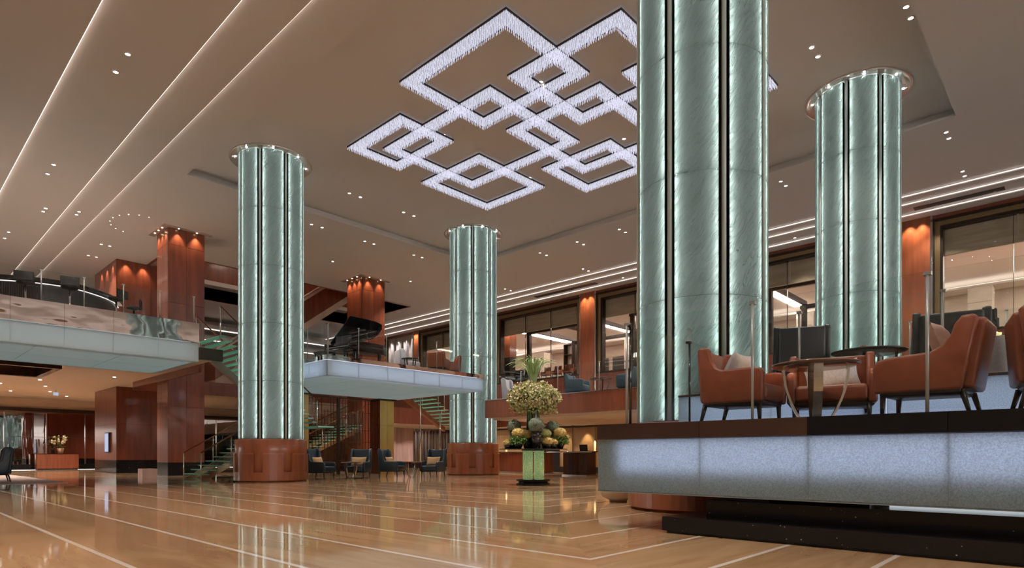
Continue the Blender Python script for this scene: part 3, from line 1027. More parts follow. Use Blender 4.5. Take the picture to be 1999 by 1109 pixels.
# ---------------------------------------------------------------- stairs of glass treads
def stair(name, label, x0, y0, y1, z0, n, rise, run, sx, rails=(0, 1), zig=False, stringer='steel'):
    t = thing(name, label, 'stairs', (x0, (y0 + y1) / 2, z0))
    hw = (y1 - y0) / 2
    tread = MB().box(-.02, run + .03, -hw, hw, -.035, 0).mesh('tread')
    for i in range(n):
        o = link('tread', tread, 'tread_glass_t', t, (sx * run * i - (run if sx < 0 else 0), 0, rise * (i + 1)))
    e = (sx * run * n, rise * n)
    for yy in ((-hw * .72, hw * .72) if stringer == 'steel' else (hw * .8,)):
        s = MB()
        s.prism([(0, -.22), (0, .02), (e[0], e[1] - .05), (e[0], e[1] - .34)], 'y', yy - (.03 if stringer == 'steel' else .12), yy + (.03 if stringer == 'steel' else .12))
        s.build('stringer', stringer, t)
    for yy, on in ((-hw, 0), (hw, 1)):
        if on not in rails:
            continue
        k = max(1, n // 4)
        for j in range(k):
            i0, i1 = n * j / k, n * (j + 1) / k
            a, c = (sx * run * i0, rise * i0 + .06), (sx * run * i1, rise * i1 + .06)
            p = MB().prism([(a[0] + sx * .02, a[1]), (c[0] - sx * .02, c[1]), (c[0] - sx * .02, c[1] + .85), (a[0] + sx * .02, a[1] + .85)], 'y', yy - .006, yy + .006)
            p.build('glass_pane', 'clear_glass', t)
        for j in range(k + 1):
            i0 = n * j / k
            q = (sx * run * i0, rise * i0)
            MB().tube([(q[0], yy, q[1] - .12), (q[0], yy, q[1] + .95)], .022, 8).build('post', 'steel', t)
        MB().tube([(0, yy, .96), (e[0], yy, e[1] + .96)], .026, 8).build('handrail', 'brown_metal', t)
    return t


stair('glass_stairs', 'lowest flight of teal glass stairs starting beside the round wood plinth', 8.55, 23.65, 25.4, 0, 12, .163, .272, 1)
stair('glass_stairs', 'upper flight of teal glass stairs coming down beside the bar balcony', 11.85, 21.25, 23.4, 1.98, 20, .146, .1775, -1, stringer='stair_plate')
stair('glass_stairs', 'flight of teal glass stairs climbing behind the metal lattice screen', 13.4, 28.4, 30.6, 0, 20, .165, .34, 1)
sf = stair('glass_stairs', 'short glass flight dropping from the piano balcony past the gold pillar', 22.3, 24.6, 26.4, 2.4, 10, .17, .27, -1, stringer='wood_light')
for (x, z) in ((-.1, 0), (-1.3, .75), (-2.6, 1.55)):
    MB().tube([(x, -.5, -2.4), (x, -.5, z - .1)], .035, 8).build('support_post', 'steel', sf)
# landing joining the two flights
ld = thing('stair_landing', 'glass landing between the two flights behind the round column', 'landing', (12.0, 23.3, 1.85))
MB().box(-.14, .58, -2.0, 2.1, .08, .13).build('landing_slab', 'tread_glass_t', ld)
for (x, y) in ((.1, -.2), (.1, 1.9)):
    MB().tube([(x, y, -1.85), (x, y, .08)], .05, 8).build('leg', 'steel', ld)
# wooden escalator-like flight climbing through the ceiling opening
es = thing('wood_stairs', 'wood sided staircase with cream trims climbing into the ceiling opening', 'stairs', (13.0, 34.1, 4.46))
sl = .745
for (a, h0, h1, m, nm) in ((0, .0, .42, 'cream_wall', 'lower_trim'), (0, .42, 1.75, 'wood', 'side_panel'), (0, 1.75, 1.86, 'cream_wall', 'upper_trim'), (0, 1.98, 2.06, 'cream_wall', 'handrail')):
    L = 9.5
    y0, y1 = (-.12, 1.6) if nm == 'side_panel' else (-.16, 1.62)
    if nm in ('upper_trim', 'handrail'):
        y1 = .05
    MB().prism([(0, h0), (L, h0 + L * sl), (L, h1 + L * sl), (0, h1)], 'y', y0, y1).build(nm, m, es)

# ---------------------------------------------------------------- gold pillars and lattice screen
for (x0, x1, lab) in ((12.62, 13.03, 'gold panelled pillar under the piano balcony, behind the round plinth'), (16.62, 17.4, 'gold panelled pillar under the piano balcony between two wing chairs')):
    t = thing('gold_pillar', lab, 'pillar', ((x0 + x1) / 2, 24.5, 0), 0, 'gold pillars')
    hx = (x1 - x0) / 2
    MB().box(-hx + .01, hx - .01, -.38, .38, 0, 3.46).build('core', 'bronze_dark', t)
    for z0, z1 in ((0, .95), (.95, 2.25), (2.25, 3.42)):
        for s in (-1, 1):
            MB().box(s * hx / 2 - hx / 2 + .004, s * hx / 2 + hx / 2 - .004, -.41, -.385, z0 + .004, z1 - .004).build('gold_panel', 'gold', t)
        MB().box(-hx - .012, -hx + .008, -.40, .40, z0 + .004, z1 - .004).build('bronze_panel', 'brown_metal', t)
    MB().box(-hx - .1, hx + .1, -.5, .5, 3.42, 3.49).build('capital', 'bronze_dark', t)
sc = thing('lattice_screen', 'brown metal lattice screen of crossing bars between the gold pillars', 'screen', (14.83, 24.75, 0))
for i in range(24):
    x = -1.72 + i * .15 + random.uniform(-.02, .02)
    z0 = random.choice((0, 0, .6, 1.3))
    MB().box(x - .009, x + .009, -.02, .02, z0, 3.42 - random.choice((0, 0, .5))).build('upright_bar', 'brown_metal', sc)
for i in range(13):
    z = .12 + i * .27
    a = -1.76 + random.choice((0, 0, .5, 1.0))
    c = 1.76 - random.choice((0, 0, .4, .9))
    MB().box(a, c, -.02, .02, z - .009, z + .009).build('cross_bar', 'brown_metal', sc)
MB().box(-1.78, 1.78, -.05, .05, 3.42, 3.49).build('top_rail', 'bronze_dark', sc)
MB().box(-.06, .06, -.06, .06, 0, 3.45).build('centre_post', 'bronze_dark', sc)

# ---------------------------------------------------------------- armchairs
def make_chair(name, label, cat, prof, back, seat, mm, width=.74, legs=.20, legm='leg_wood', group=None, wing=.09):
    """faces local +x; prof = side outline (x, z)"""
    t = thing(name, label, cat, (0, 0, 0), 0, group)
    hw = width / 2
    for s in (-1, 1):
        MB().prism(prof, 'y', s * hw - (wing if s > 0 else 0), s * hw + (wing if s < 0 else 0), .025).build('arm', mm, t)
    bx0, bx1, bz0, bz1, tilt = back
    m = Matrix.Rotation(R(-tilt), 4, 'Y')
    mt = Matrix.Translation((bx1, 0, bz0)) @ m @ Matrix.Translation((-bx1, 0, -bz0))
    MB().rbox(bx0, bx1, -hw + wing * .8, hw - wing * .8, bz0, bz1, .035, 3, mt).build('backrest', mm, t)
    MB().rbox(seat[0], seat[1], -hw + wing, hw - wing, seat[2], seat[3], .045, 3).build('seat', mm, t)
    MB().rbox(seat[0] - .06, seat[1] - .05, -hw + .03, hw - .03, legs - .01, seat[2] + .03, .012, 1).build('base_frame', legm, t)
    xa, xb = seat[0] - .06, seat[1] - .07
    for x, dx in ((xa, -.06), (xb, .01)):
        for s in (-1, 1):
            y = s * (hw - .08)
            MB().tube([(x + dx, y, 0), (x, y, legs + .02)], [.017, .029], 6).build('leg', legm, t)
    return t


PO = [(-.40, .84), (-.37, .875), (-.28, .87), (-.255, .83), (-.23, .72), (-.18, .63), (-.10, .595), (.25, .60), (.33, .585), (.365, .53), (.355, .22), (-.34, .22)]
oc = make_chair('armchair', 'orange leather armchair with a grey cushion, nearest the largest column', 'armchair', PO, (-.40, -.27, .24, .84, 4), (-.27, .36, .24, .43), 'orange_leather', group='orange leather armchairs')
oc.location = (7.05, 2.94, ZT)
oc.rotation_euler = (0, 0, R(-90))
om = make_chair('armchair', 'wide orange leather armchair with a white cushion behind the round copper topped table', 'armchair', PO, (-.40, -.27, .24, .84, 4), (-.27, .36, .24, .43), 'orange_leather', .92, group='orange leather armchairs')
om.location = (7.88, 2.24, ZT)
om.rotation_euler = (0, 0, R(196))
PT = [(-.46, .84), (-.43, .875), (-.34, .87), (-.285, .80), (-.255, .70), (-.20, .63), (-.10, .575), (.25, .555), (.33, .53), (.365, .46), (.355, .22), (-.34, .22)]
o3 = make_chair('armchair', 'tall backed orange leather armchair with a rose cushion, by the railing post', 'armchair', PT, (-.42, -.30, .24, .87, 9), (-.27, .36, .24, .43), 'orange_leather', group='orange leather armchairs')
o3.location = (7.05, 1.16, ZT)
o3.rotation_euler = (0, 0, R(88))
dup(oc, (6.98, .10, ZT), R(-80), 'orange leather armchair cut off by the picture edge')
dup(oc, (17.1, 19.7, Z2), R(150), 'orange armchair on the piano balcony beside the farthest column')
dup(oc, (16.15, 19.3, Z2), R(30), 'orange armchair on the piano balcony by the small dark table')

PB = [(-.46, 1.08), (-.42, 1.12), (-.33, 1.11), (-.25, 1.02), (-.20, .72), (-.14, .63), (.25, .62), (.36, .61), (.41, .55), (.40, .24), (-.36, .24)]
bc = make_chair('wing_chair', 'dark blue wing chair right beside the round wood plinth', 'armchair', PB, (-.44, -.30, .26, 1.10, 5), (-.30, .42, .25, .46), 'blue_leather', .80, .22, group='dark blue wing chairs in the lobby')
bc.location = (11.55, 20.5, 0)
bc.rotation_euler = (0, 0, R(-62))
dup(bc, (12.95, 20.2, 0), R(218), 'dark blue wing chair facing out in front of the lattice screen')
dup(bc, (14.55, 20.25, 0), R(-62), 'dark blue wing chair in front of the gold pillar')
dup(bc, (15.6, 19.0, 0), R(205), 'dark blue wing chair in front of the pink stone panel')
dup(bc, (2.92, 25.6, .016), R(178), 'dark blue wing chair on the pale rug', 'dark blue wing chair on the rug')
# lounge on the raised platform
dup(bc, (10.35, 3.42, ZU), R(24), 'dark blue high backed chair turned away behind the round copper topped table', 'dark chairs on the raised lounge')
dup(bc, (12.5, 3.55, ZU), R(-80), 'low dark blue chair with a white cushion behind the orange armchair', 'dark chairs on the raised lounge')
lc = make_chair('lounge_chair', 'dark blue armchair with its back turned, behind the tall orange armchair', 'armchair', PO, (-.40, -.27, .24, .84, 4), (-.27, .36, .24, .43), 'blue_leather', .78, group='dark chairs on the raised lounge')
lc.location = (9.35, 1.30, ZU)
lc.rotation_euler = (0, 0, R(12))
dup(bc, (11.25, 1.72, ZU), R(95), 'dark blue chair with angled arm beside the dark oval table', 'dark chairs on the raised lounge')
dup(bc, (11.7, .70, ZU), R(150), 'dark blue chair beside the cloth covered table by the picture edge', 'dark chairs on the raised lounge')
PN = [(-.38, .80), (-.34, .84), (-.26, .83), (-.22, .72), (-.17, .64), (.25, .62), (.35, .60), (.38, .54), (.37, .16), (-.35, .16)]
nc = make_chair('tub_chair', 'slate blue tub chair with a white throw on the mezzanine above the flowers', 'armchair', PN, (-.38, -.26, .18, .82, 4), (-.26, .37, .18, .43), 'navy_fabric', .80, .12, group='slate blue chairs on the mezzanine')
nc.location = (18.7, 14.2, ZM)
nc.rotation_euler = (0, 0, R(-75))
dup(nc, (18.75, 11.9, ZM), R(100), 'slate blue tub chair facing the throw draped chair on the mezzanine')
dup(nc, (21.0, 13.2, ZM), R(180), 'slate blue tub chair set back near the window dado')
wc = make_chair('tub_chair', 'white high tub chair on the piano balcony by the curtain', 'armchair', PB, (-.44, -.30, .26, 1.10, 5), (-.30, .42, .25, .46), 'white_fabric', .80, .18)
wc.location = (15.9, 21.0, Z2)
wc.rotation_euler = (0, 0, R(-20))
dup(wc, (18.75, 17.5, ZM - .15), R(-70), 'white tub chair on the mezzanine corner beside the farthest column')

# cushions
def pillow(w, h, d):
    bm = bmesh.new()
    bmesh.ops.create_grid(bm, x_segments=10, y_segments=10, size=.5)
    top = [v.co.copy() for v in bm.verts]
    fs = [[v.index for v in f.verts] for f in bm.faces]
    bm.free()
    mb_ = MB()
    for s in (1, -1):
        vs = []
        for p in top:
            u, v = p.x * 2, p.y * 2
            k = max(0, (1 - u ** 4) * (1 - v ** 4)) ** .6
            pinch = 1 - .10 * (1 - abs(u) ** 2) * abs(v) - .0
            pinch2 = 1 - .10 * (1 - abs(v) ** 2) * abs(u)
            vs.append((u * w / 2 * pinch2, v * h / 2 * pinch, s * d / 2 * k))
        mb_.add(vs, fs, True)
    return mb_.mesh('cushion')


PM = pillow(.46, .46, .17)
PW = pillow(.60, .38, .17)


def cushion(me, m, loc, rot, label, group=None):
    me2 = me.copy()
    o = link('cushion', me2, m)
    o.location = loc
    o.rotation_euler = rot
    tag(o, label, 'cushion', group)


cushion(PM, 'cushion_grey', (7.03, 3.02, ZT + .60), (R(62), 0, R(175)), 'grey square cushion leaning in the orange armchair nearest the column')
cushion(PW, 'white_fabric', (7.97, 2.26, ZT + .57), (R(72), R(-8), R(-72)), 'white cushion in the middle orange armchair')
cushion(PM, 'cushion_rose', (7.05, 1.02, ZT + .66), (R(72), 0, R(0)), 'rose silk cushion in the tall backed orange armchair')
for (x, y, z, a, lab) in ((11.52, 20.62, .62, -62, 'tan cushion in the wing chair beside the round plinth'), (12.98, 20.22, .62, 218, 'tan cushion in the wing chair before the lattice screen'),
                          (14.5, 20.35, .62, -62, 'tan cushion in the wing chair before the gold pillar'), (15.63, 19.03, .62, 205, 'tan cushion in the wing chair before the pink panel')):
    cushion(PW, 'cushion_tan', (x, y, z), (R(74), 0, R(a + 90)), lab, 'tan cushions')
cushion(PW, 'white_fabric', (12.48, 3.63, ZU + .62), (R(70), 0, R(10)), 'white cushion on the low dark blue chair')
cushion(PM, 'cushion_rose', (11.7, .68, ZU + .66), (R(72), 0, R(240)), 'peach cushion on the dark chair by the picture edge')
MB().rbox(-.05, .30, -.16, .16, .60, .645, .02, 2).rbox(-.09, -.05, -.16, .16, .30, .64, .015, 2).build('throw', 'white_fabric', None, (18.55, 14.35, ZM), R(-75))
tag(bpy.data.objects['throw'], 'white throw folded over the arm of the slate blue chair', 'throw')

# round tables on bowed steel legs
def round_table(name, label, r, h, loc, topm, legm='steel', rz=0, lw=.045, n=4, group=None):
    t = thing(name, label, 'table', loc, rz, group)
    MB().lathe([(0, h - .035), (r * .9, h - .035), (r, h - .018), (r, h - .006), (r - .01, h), (0, h)], 48).build('table_top', topm, t)
    for k in range(n):
        a = 2 * PI * k / n + .4
        prof = []
        m = 12
        for i in range(m + 1):
            u = i / m
            rr = r * (.30 + .42 * math.sin(u * PI / 2) ** .8)
            prof.append((rr, u * (h - .035)))
        vs, fs = [], []
        ca, sa = math.cos(a), math.sin(a)
        for (q, z) in prof:
            for dr in (-.012, .012):
                for dt in (-lw / 2, lw / 2):
                    vs.append(((q + dr) * ca - dt * sa, (q + dr) * sa + dt * ca, z))
        for i in range(m):
            b0, b1 = i * 4, i * 4 + 4
            for p, q in ((0, 1), (1, 3), (3, 2), (2, 0)):
                fs.append((b0 + p, b0 + q, b1 + q, b1 + p))
        MB().add(vs, fs).build('leg', legm, t)
    MB().lathe([(0, 0), (r * .34, 0), (r * .34, .012), (0, .012)], 32).build('foot_ring', legm, t)
    return t


round_table('side_table', 'round copper topped table on bowed steel legs between the orange armchairs', .43, .60, (6.95, 2.13, ZT), 'table_wood', lw=.085)
round_table('side_table', 'dark oval topped table on the raised lounge platform', .50, .66, (10.25, 2.40, ZU), 'table_dark', 'dark_steel')
round_table('side_table', 'small round table on bowed legs between the two wing chairs by the lattice', .36, .62, (12.35, 19.75, 0), 'table_wood', group='small lobby tables')
round_table('side_table', 'small round table on bowed legs beside the wing chair before the pink panel', .36, .62, (14.93, 19.5, 0), 'table_wood', group='small lobby tables')
round_table('side_table', 'low round table between the slate blue mezzanine chairs', .42, .58, (18.6, 13.05, ZM), 'table_wood')
round_table('side_table', 'small dark table beside the white chair on the piano balcony', .35, .62, (15.35, 20.15, Z2), 'table_dark', 'dark_steel')
ct = thing('cloth_table', 'table under a grey cloth between dark chairs on the raised lounge', 'table', (10.6, .88, ZU))
pr = []
cl = MB()
n = 36
vs, fs = [], []
for i, (rr, z) in enumerate(((.30, .70), (.31, .69), (.34, .45), (.38, .12), (.40, .02))):
    for k in range(n):
        a = 2 * PI * k / n
        q = rr * (1 + .05 * i * math.sin(a * 8) * .6)
        vs.append((q * math.cos(a), q * math.sin(a), z))
fs = [(i * n + k, i * n + (k + 1) % n, (i + 1) * n + (k + 1) % n, (i + 1) * n + k) for i in range(4) for k in range(n)] + [tuple(range(n))]
cl.add(vs, fs, True).build('cloth', 'cushion_grey', ct)
MB().lathe([(0, .70), (.33, .70), (.33, .715), (0, .715)], 32).build('glass_top', 'clear_glass', ct)

# tealights
def tealight(loc, label):
    t = thing('tealight', label, 'candle', loc)
    MB().lathe([(0, 0), (.035, 0), (.048, .02), (.05, .05), (.046, .05), (.042, .012), (0, .012)], 20).build('glass_cup', 'candle', t)
    MB().ball((0, 0, .045), .011, 8, 6, (1, 1, 1.8)).build('flame', 'flame', t)
    d = bpy.data.lights.new('candle_light', 'POINT')
    d.energy = 3
    d.color = (1, .55, .2)
    d.shadow_soft_size = .02
    o = bpy.data.objects.new('candle_light', d)
    col.objects.link(o)
    o.location = (loc[0], loc[1], loc[2] + .09)


tealight((7.10, 2.24, ZT + .60), 'glowing tealight on the copper topped table')
tealight((10.5, .92, ZU + .715), 'glowing tealight on the grey cloth table')
cnd = thing('flower_bowl', 'tiny bowl of red flowers on the dark oval table', 'bowl', (10.25, 2.45, ZU + .66))
MB().lathe([(0, 0), (.03, 0), (.06, .05), (.055, .05), (.03, .01), (0, .01)], 16).build('bowl', 'vase_dark', cnd)
for i in range(7):
    MB().ball((random.uniform(-.04, .04), random.uniform(-.04, .04), .06 + random.uniform(0, .03)), .02, 6, 5).build('flower', 'orange_leather', cnd)

# ---------------------------------------------------------------- flower display
FX, FY = 13.6, 11.95
ft = thing('flower_table', 'round glass table on green crystal tubes with stepped black base', 'table', (FX, FY, 0))
MB().lathe([(0, 0), (.50, 0), (.50, .05), (.44, .06), (.44, .10), (.50, .11), (.50, .16), (0, .16)], 48).build('base', 'black_gloss', ft)
a0 = R(43.29)
for sx in (-1, 1):
    for sy in (-1, 1):
        dx = sx * .165 * math.sin(a0) + sy * .15 * math.cos(a0)
        dy = -sx * .165 * math.cos(a0) + sy * .15 * math.sin(a0)
        MB().lathe([(0, .16), (.145, .16), (.145, 1.0), (0, 1.0)], 20, dx, dy).build('crystal_tube', 'crystal_green', ft)
MB().lathe([(0, 1.0), (.34, 1.0), (.34, 1.035), (0, 1.035)], 36).build('hub', 'black_gloss', ft)
MB().lathe([(0, 1.035), (1.0, 1.035), (1.01, 1.045), (1.0, 1.055), (0, 1.055)], 64).build('table_top', 'black_gloss', ft)
ZF = 1.055
tv = thing('tall_vase', 'tall dark vase overflowing with cream blossoms and arching grass blades', 'flowers', (FX, FY, ZF))
MB().lathe([(0, 0), (.20, 0), (.23, .3), (.20, .8), (.17, 1.2), (.24, 1.42), (.22, 1.42), (0, 1.3)], 32).build('vase', 'vase_dark', tv)
bl, bg, bd = MB(), MB(), MB()
def blob(mb_, c, r):
    # small five-sided tilted petal cluster
    ax = Vector((random.gauss(0, 1), random.gauss(0, 1), random.gauss(0, 1) + .3)).normalized()
    u = ax.orthogonal().normalized()
    w = ax.cross(u)
    vs = [Vector(c) + ax * r * .35]
    for k in range(5):
        t_ = 2 * PI * k / 5
        vs.append(Vector(c) + (u * math.cos(t_) + w * math.sin(t_)) * r)
    mb_.add(vs, [(0, 1 + k, 1 + (k + 1) % 5) for k in range(5)])


for i in range(3400):
    th = random.uniform(0, 2 * PI)
    ph = math.asin(random.uniform(-.75, .98))
    rr = random.uniform(.78, 1.06) * (1 + .10 * math.sin(5 * th) * math.cos(3 * ph))
    c = (.74 * rr * math.cos(ph) * math.cos(th), .74 * rr * math.cos(ph) * math.sin(th), 1.50 + .47 * rr * math.sin(ph))
    z = random.random()
    blob(bl if z < .52 else (bg if z < .88 else bd), c, random.uniform(.022, .042))
for i in range(500):
    th = random.uniform(0, 2 * PI)
    q = random.uniform(.3, .72)
    blob(bg, (q * math.cos(th), q * math.sin(th), random.uniform(1.02, 1.3)), random.uniform(.02, .035))
o = MB().ball((0, 0, 1.50), .5, 20, 12, (1, 1, .72), .08).build('foliage_core', 'leaf_dark', tv)
for mb_, nm, m in ((bl, 'blossoms', 'blossom'), (bg, 'green_blossoms', 'blossom_green'), (bd, 'dark_leaves', 'leaf_dark')):
    mb_.build(nm, m, tv)['kind'] = 'stuff'
for i in range(84):
    th = 2 * PI * i / 28 * 1.0 + random.uniform(-.1, .1)
    reach = random.choice((.15, .3, .45, .6, .72)) * random.uniform(.85, 1.1)
    hh = random.uniform(.85, 1.12)
    p0 = Vector((.10 * math.cos(th), .10 * math.sin(th), 1.85))
    pts = []
    for k in range(9):
        u = k / 8
        rad_ = reach * (u ** 1.7) + .06
        z = 1.78 + hh * (1.35 * u - .45 * u ** 3.2 - reach * .75 * max(0, u - .6))
        pts.append(Vector((rad_ * math.cos(th), rad_ * math.sin(th), z)))
    tdir = Vector((-math.sin(th), math.cos(th), 0))
    vs, fs = [], []
    for k, p in enumerate(pts):
        w = .027 * (1 - .6 * k / 8)
        vs += [p - tdir * w, p + Vector((0, 0, .006)), p + tdir * w]
    for k in range(8):
        b0 = k * 3
        fs += [(b0, b0 + 1, b0 + 4, b0 + 3), (b0 + 1, b0 + 2, b0 + 5, b0 + 4)]
    MB().add(vs, fs, True).build('grass_blade', 'blade_green', tv)
for i in range(9):
    th = R(215) + random.uniform(-.5, .5)
    MB().tube([(.26 * math.cos(th + i * .02), .26 * math.sin(th), .45), (.3 * math.cos(th), .3 * math.sin(th) + i * .02 - .1, 1.2)], .008, 5).build('hanging_stem', 'leaf_green', tv)


spot((12.3, 10.54, ZK - .05), 2600, (1, .92, .80), 22, .6, (FX, FY, 1.8))  # added spot brightening the flower display
spot((10.6, 13.2, ZK - .05), 1800, (1, .92, .80), 22, .6, (FX, FY, 1.6))  # another spot added for the flowers, without a fixture


def cam_off(r, d):
    """offset r to the viewer's right and d away, in world x, y"""
    return (FX + r * math.sin(a0) + d * math.cos(a0), FY - r * math.cos(a0) + d * math.sin(a0))


for (r, d, z, q, lab) in ((-.56, -.05, .66, .20, 'green moss ball on a dark pot, above the tall pair of orange domes'), (.06, -.62, .66, .225, 'largest moss ball on a dark pot, in front of the tall vase'), (.58, .25, .63, .20, 'brownish moss ball behind the single orange dome')):
    x, y = cam_off(r, d)
    t = thing('moss_ball', lab, 'topiary', (x, y, ZF), 0, 'moss balls on the flower table')
    MB().lathe([(0, 0), (.11, 0), (.15, z - q * .7), (.13, z - q * .7), (0, z - q)], 20).build('pot', 'vase_dark', t)
    MB().ball((0, 0, z), q, 22, 14, (1, 1, 1), .07).build('ball', 'moss', t)
    f = MB()
    for i in range(140):
        v = Vector((random.gauss(0, 1), random.gauss(0, 1), random.gauss(0, 1))).normalized() * q * 1.02
        blob(f, (v.x, v.y, v.z + z), .018)
    f.build('moss_tufts', 'leaf_dark', t)['kind'] = 'stuff'
for (r, d, z, q, pot, lab) in ((-.44, -.36, .45, .185, 1, 'tall orange flower dome over trailing greens'), (-.20, -.30, .42, .14, 0, 'smaller orange flower dome tucked beside the taller one'), (.78, -.1, .46, .19, 1, 'orange flower dome over a bowl of greens'),
                               (-.75, -.2, .16, .12, 0, 'low orange flower bunch at the table edge'), (.40, -.55, .20, .15, 0, 'low orange flower bunch in front of the moss balls'), (.56, -.5, .18, .12, 0, 'low orange flower bunch beside the bowl'), (.34, -.25, .44, .17, 2, 'loose yellow green flower bunch beside the largest moss ball')):
    x, y = cam_off(r, d)
    t = thing('flower_dome', lab, 'flowers', (x, y, ZF), 0, 'flower domes on the table')
    m = 'blossom_green' if pot == 2 else 'orange_flower'
    hz = z - q * .4
    MB().lathe([(0, 0), (.08, 0), (.17 if pot == 1 else .12, max(.06, min(.2, hz))), (.15 if pot == 1 else .1, max(.06, min(.2, hz))), (0, .05)], 20).build('bowl', 'vase_dark', t)
    if hz > .22:
        MB().tube([(0, 0, .05), (0, 0, hz)], .05, 8).build('stems', 'leaf_dark', t)
    MB().ball((0, 0, z), q, 18, 12, (1, 1, .8), .05).build('flower_head', m, t)
    f = MB()
    for i in range(170):
        v = Vector((random.gauss(0, 1), random.gauss(0, 1), random.gauss(0, 1))).normalized() * q * 1.02
        blob(f, (v.x, v.y, v.z * .8 + z), .022)
    f.build('petals', m, t)['kind'] = 'stuff'
    if pot == 1:
        g = MB()
        for i in range(420):
            th = random.uniform(0, 2 * PI)
            rr = random.uniform(.08, .27)
            blob(g, (rr * math.cos(th), rr * math.sin(th), .10 + .22 * random.random() + (.12 - rr * .4)), random.uniform(.02, .035))
        g.build('trailing_greens', 'leaf_green', t)['kind'] = 'stuff'

# ---------------------------------------------------------------- crystal chandelier
chd = thing('crystal_chandelier', 'ceiling chandelier of interlocking square frames hung with white crystals', 'chandelier', (CX, CY, ZK - .25))
RECT = [(9.66, 12.74, 9.28, 13.15), (11.40, 14.50, 7.46, 10.92), (11.39, 15.30, 11.53, 16.38), (10.58, 12.62, 14.36, 17.15), (13.73, 17.03, 14.40, 17.40), (15.86, 18.37, 10.77, 13.57), (13.26, 17.08, 9.33, 12.75), (13.27, 16.6, 6.0, 8.69)]
BWD = .41
zt, zb_ = .20, .06
for (x0, x1, y0, y1) in RECT:
    x0, x1, y0, y1 = x0 - CX, x1 - CX, y0 - CY, y1 - CY
    f = MB()
    for g_, h_ in ((0, .018), (BWD - .018, BWD)):
        f.box(x0 + g_, x1 - g_, y0 + g_, y0 + h_, zt - .05, zt).box(x0 + g_, x1 - g_, y1 - h_, y1 - g_, zt - .05, zt)
        f.box(x0 + g_, x0 + h_, y0 + h_, y1 - h_, zt - .05, zt).box(x1 - h_, x1 - g_, y0 + h_, y1 - h_, zt - .05, zt)
    fo = f.build('square_frame', 'frame_dark', chd)
    p = MB()
    for a in ((x0 + .02, x1 - .02, y0 + .02, y0 + BWD - .02), (x0 + .02, x1 - .02, y1 - BWD + .02, y1 - .02), (x0 + .02, x0 + BWD - .02, y0 + BWD, y1 - BWD), (x1 - BWD + .02, x1 - .02, y0 + BWD, y1 - BWD)):
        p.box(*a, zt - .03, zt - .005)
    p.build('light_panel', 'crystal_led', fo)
    s = MB()
    st = .062
    nx, ny = int((x1 - x0) / st), int((y1 - y0) / st)
    for i in range(nx + 1):
        for j in range(ny + 1):
            x, y = x0 + .02 + i * (x1 - x0 - .04) / nx, y0 + .02 + j * (y1 - y0 - .04) / ny
            if x0 + BWD < x < x1 - BWD and y0 + BWD < y < y1 - BWD:
                continue
            x += random.uniform(-.012, .012)
            y += random.uniform(-.012, .012)
            r_ = .011
            za = zt - .035
            zc = zb_ + random.uniform(0, .012)
            k = random.random() * PI
            vs = []
            for z in (za, zc + .03):
                for q in range(3):
                    vs.append((x + r_ * math.cos(k + q * 2.094), y + r_ * math.sin(k + q * 2.094), z))
            vs.append((x, y, zc))
            s.add(vs, [(0, 1, 4, 3), (1, 2, 5, 4), (2, 0, 3, 5), (3, 4, 6), (4, 5, 6), (5, 3, 6)])
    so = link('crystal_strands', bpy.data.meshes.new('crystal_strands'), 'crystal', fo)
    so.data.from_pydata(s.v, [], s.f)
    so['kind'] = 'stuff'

# ---------------------------------------------------------------- recessed downlights
DLM = MB().lathe([(0, -.008), (.055, -.008), (.055, 0), (0, 0)], 16).mesh('lamp_disc')
DLR = MB().lathe([(.055, -.004), (.055, -.012), (.075, -.010), (.078, 0)], 20).mesh('trim_ring')


DLN = [0]


def downlight(x, y, z, label, group, e=260, ang=95, sc=1):
    DLN[0] += 1
    t = thing('recessed_downlight', label, 'downlight', (x, y, z), 0, group)
    t.scale = (sc, sc, sc)
    link('lamp_disc', DLM, 'lamp_white', t)
    link('trim_ring', DLR, 'collar_white', t)
    if DLN[0] % 2:
        spot((x, y, z - .03), e * 1.6, (1, .88, .76), ang, .5, radius=.05)


for x, y in ((12.3, 10.54), (12.3, 14.46), (16.28, 10.56), (16.28, 14.47)):
    downlight(x, y, ZK, 'round downlight set within the crystal chandelier pattern', 'downlights in the chandelier', 620)
for y in (20.25,):
    for x in (12.6, 13.08, 15.1, 15.62):
        downlight(x, y, ZK, 'round downlight inside the coffer in front of the piano balcony', 'downlights along the coffer edge')
for y in (4.9, 2.95):
    for x in (12.6, 13.08, 15.73, 16.2):
        downlight(x, y, ZK if y > 2.7 else ZC, 'round downlight inside the coffer between the two nearest columns', 'downlights at the near coffer end', 150)
for y in (16.39, 17.37, 24.37, 25.32, 33.13, 34.18, 8.4, 9.4):
    downlight(4.3, y, 10.25, 'round downlight on the lit cove band of the ceiling over the bar', 'downlights in the cove band', 200)
for x, y in ((5.86, 28.68), (5.87, 29.1), (4.85, 28.9), (4.85, 29.35)):
    downlight(x, y, 10.35 if x > 5.4 else 10.25, 'small downlight near the pillar end of the lit coves', 'downlights at the cove ends', 120)
for k in range(9):
    a = R(100 + k * 22)
    downlight(7.9 + .9 * math.cos(a), 28.9 + 1.3 * math.sin(a), ZC, 'small downlight in the ring of lights beside the wood pillar', 'ring of small downlights', 40, 95, .45)
for x in (7.83, 8.16):
    for y in (33.12, 35.42):
        downlight(x - .3, y - .4, ZC, 'small downlight in front of the wood clad core', 'downlights by the wood core', 120)
for x, y in ((12.87, 23.55), (13.35, 23.55), (15.52, 23.68), (16.0, 23.68), (16.05, 27.3), (20.82, 27.3), (18.2, 23.6), (18.7, 23.6)):
    downlight(x, y, ZC, 'round downlight in the flat ceiling above the piano balcony', 'downlights over the piano balcony', 320)
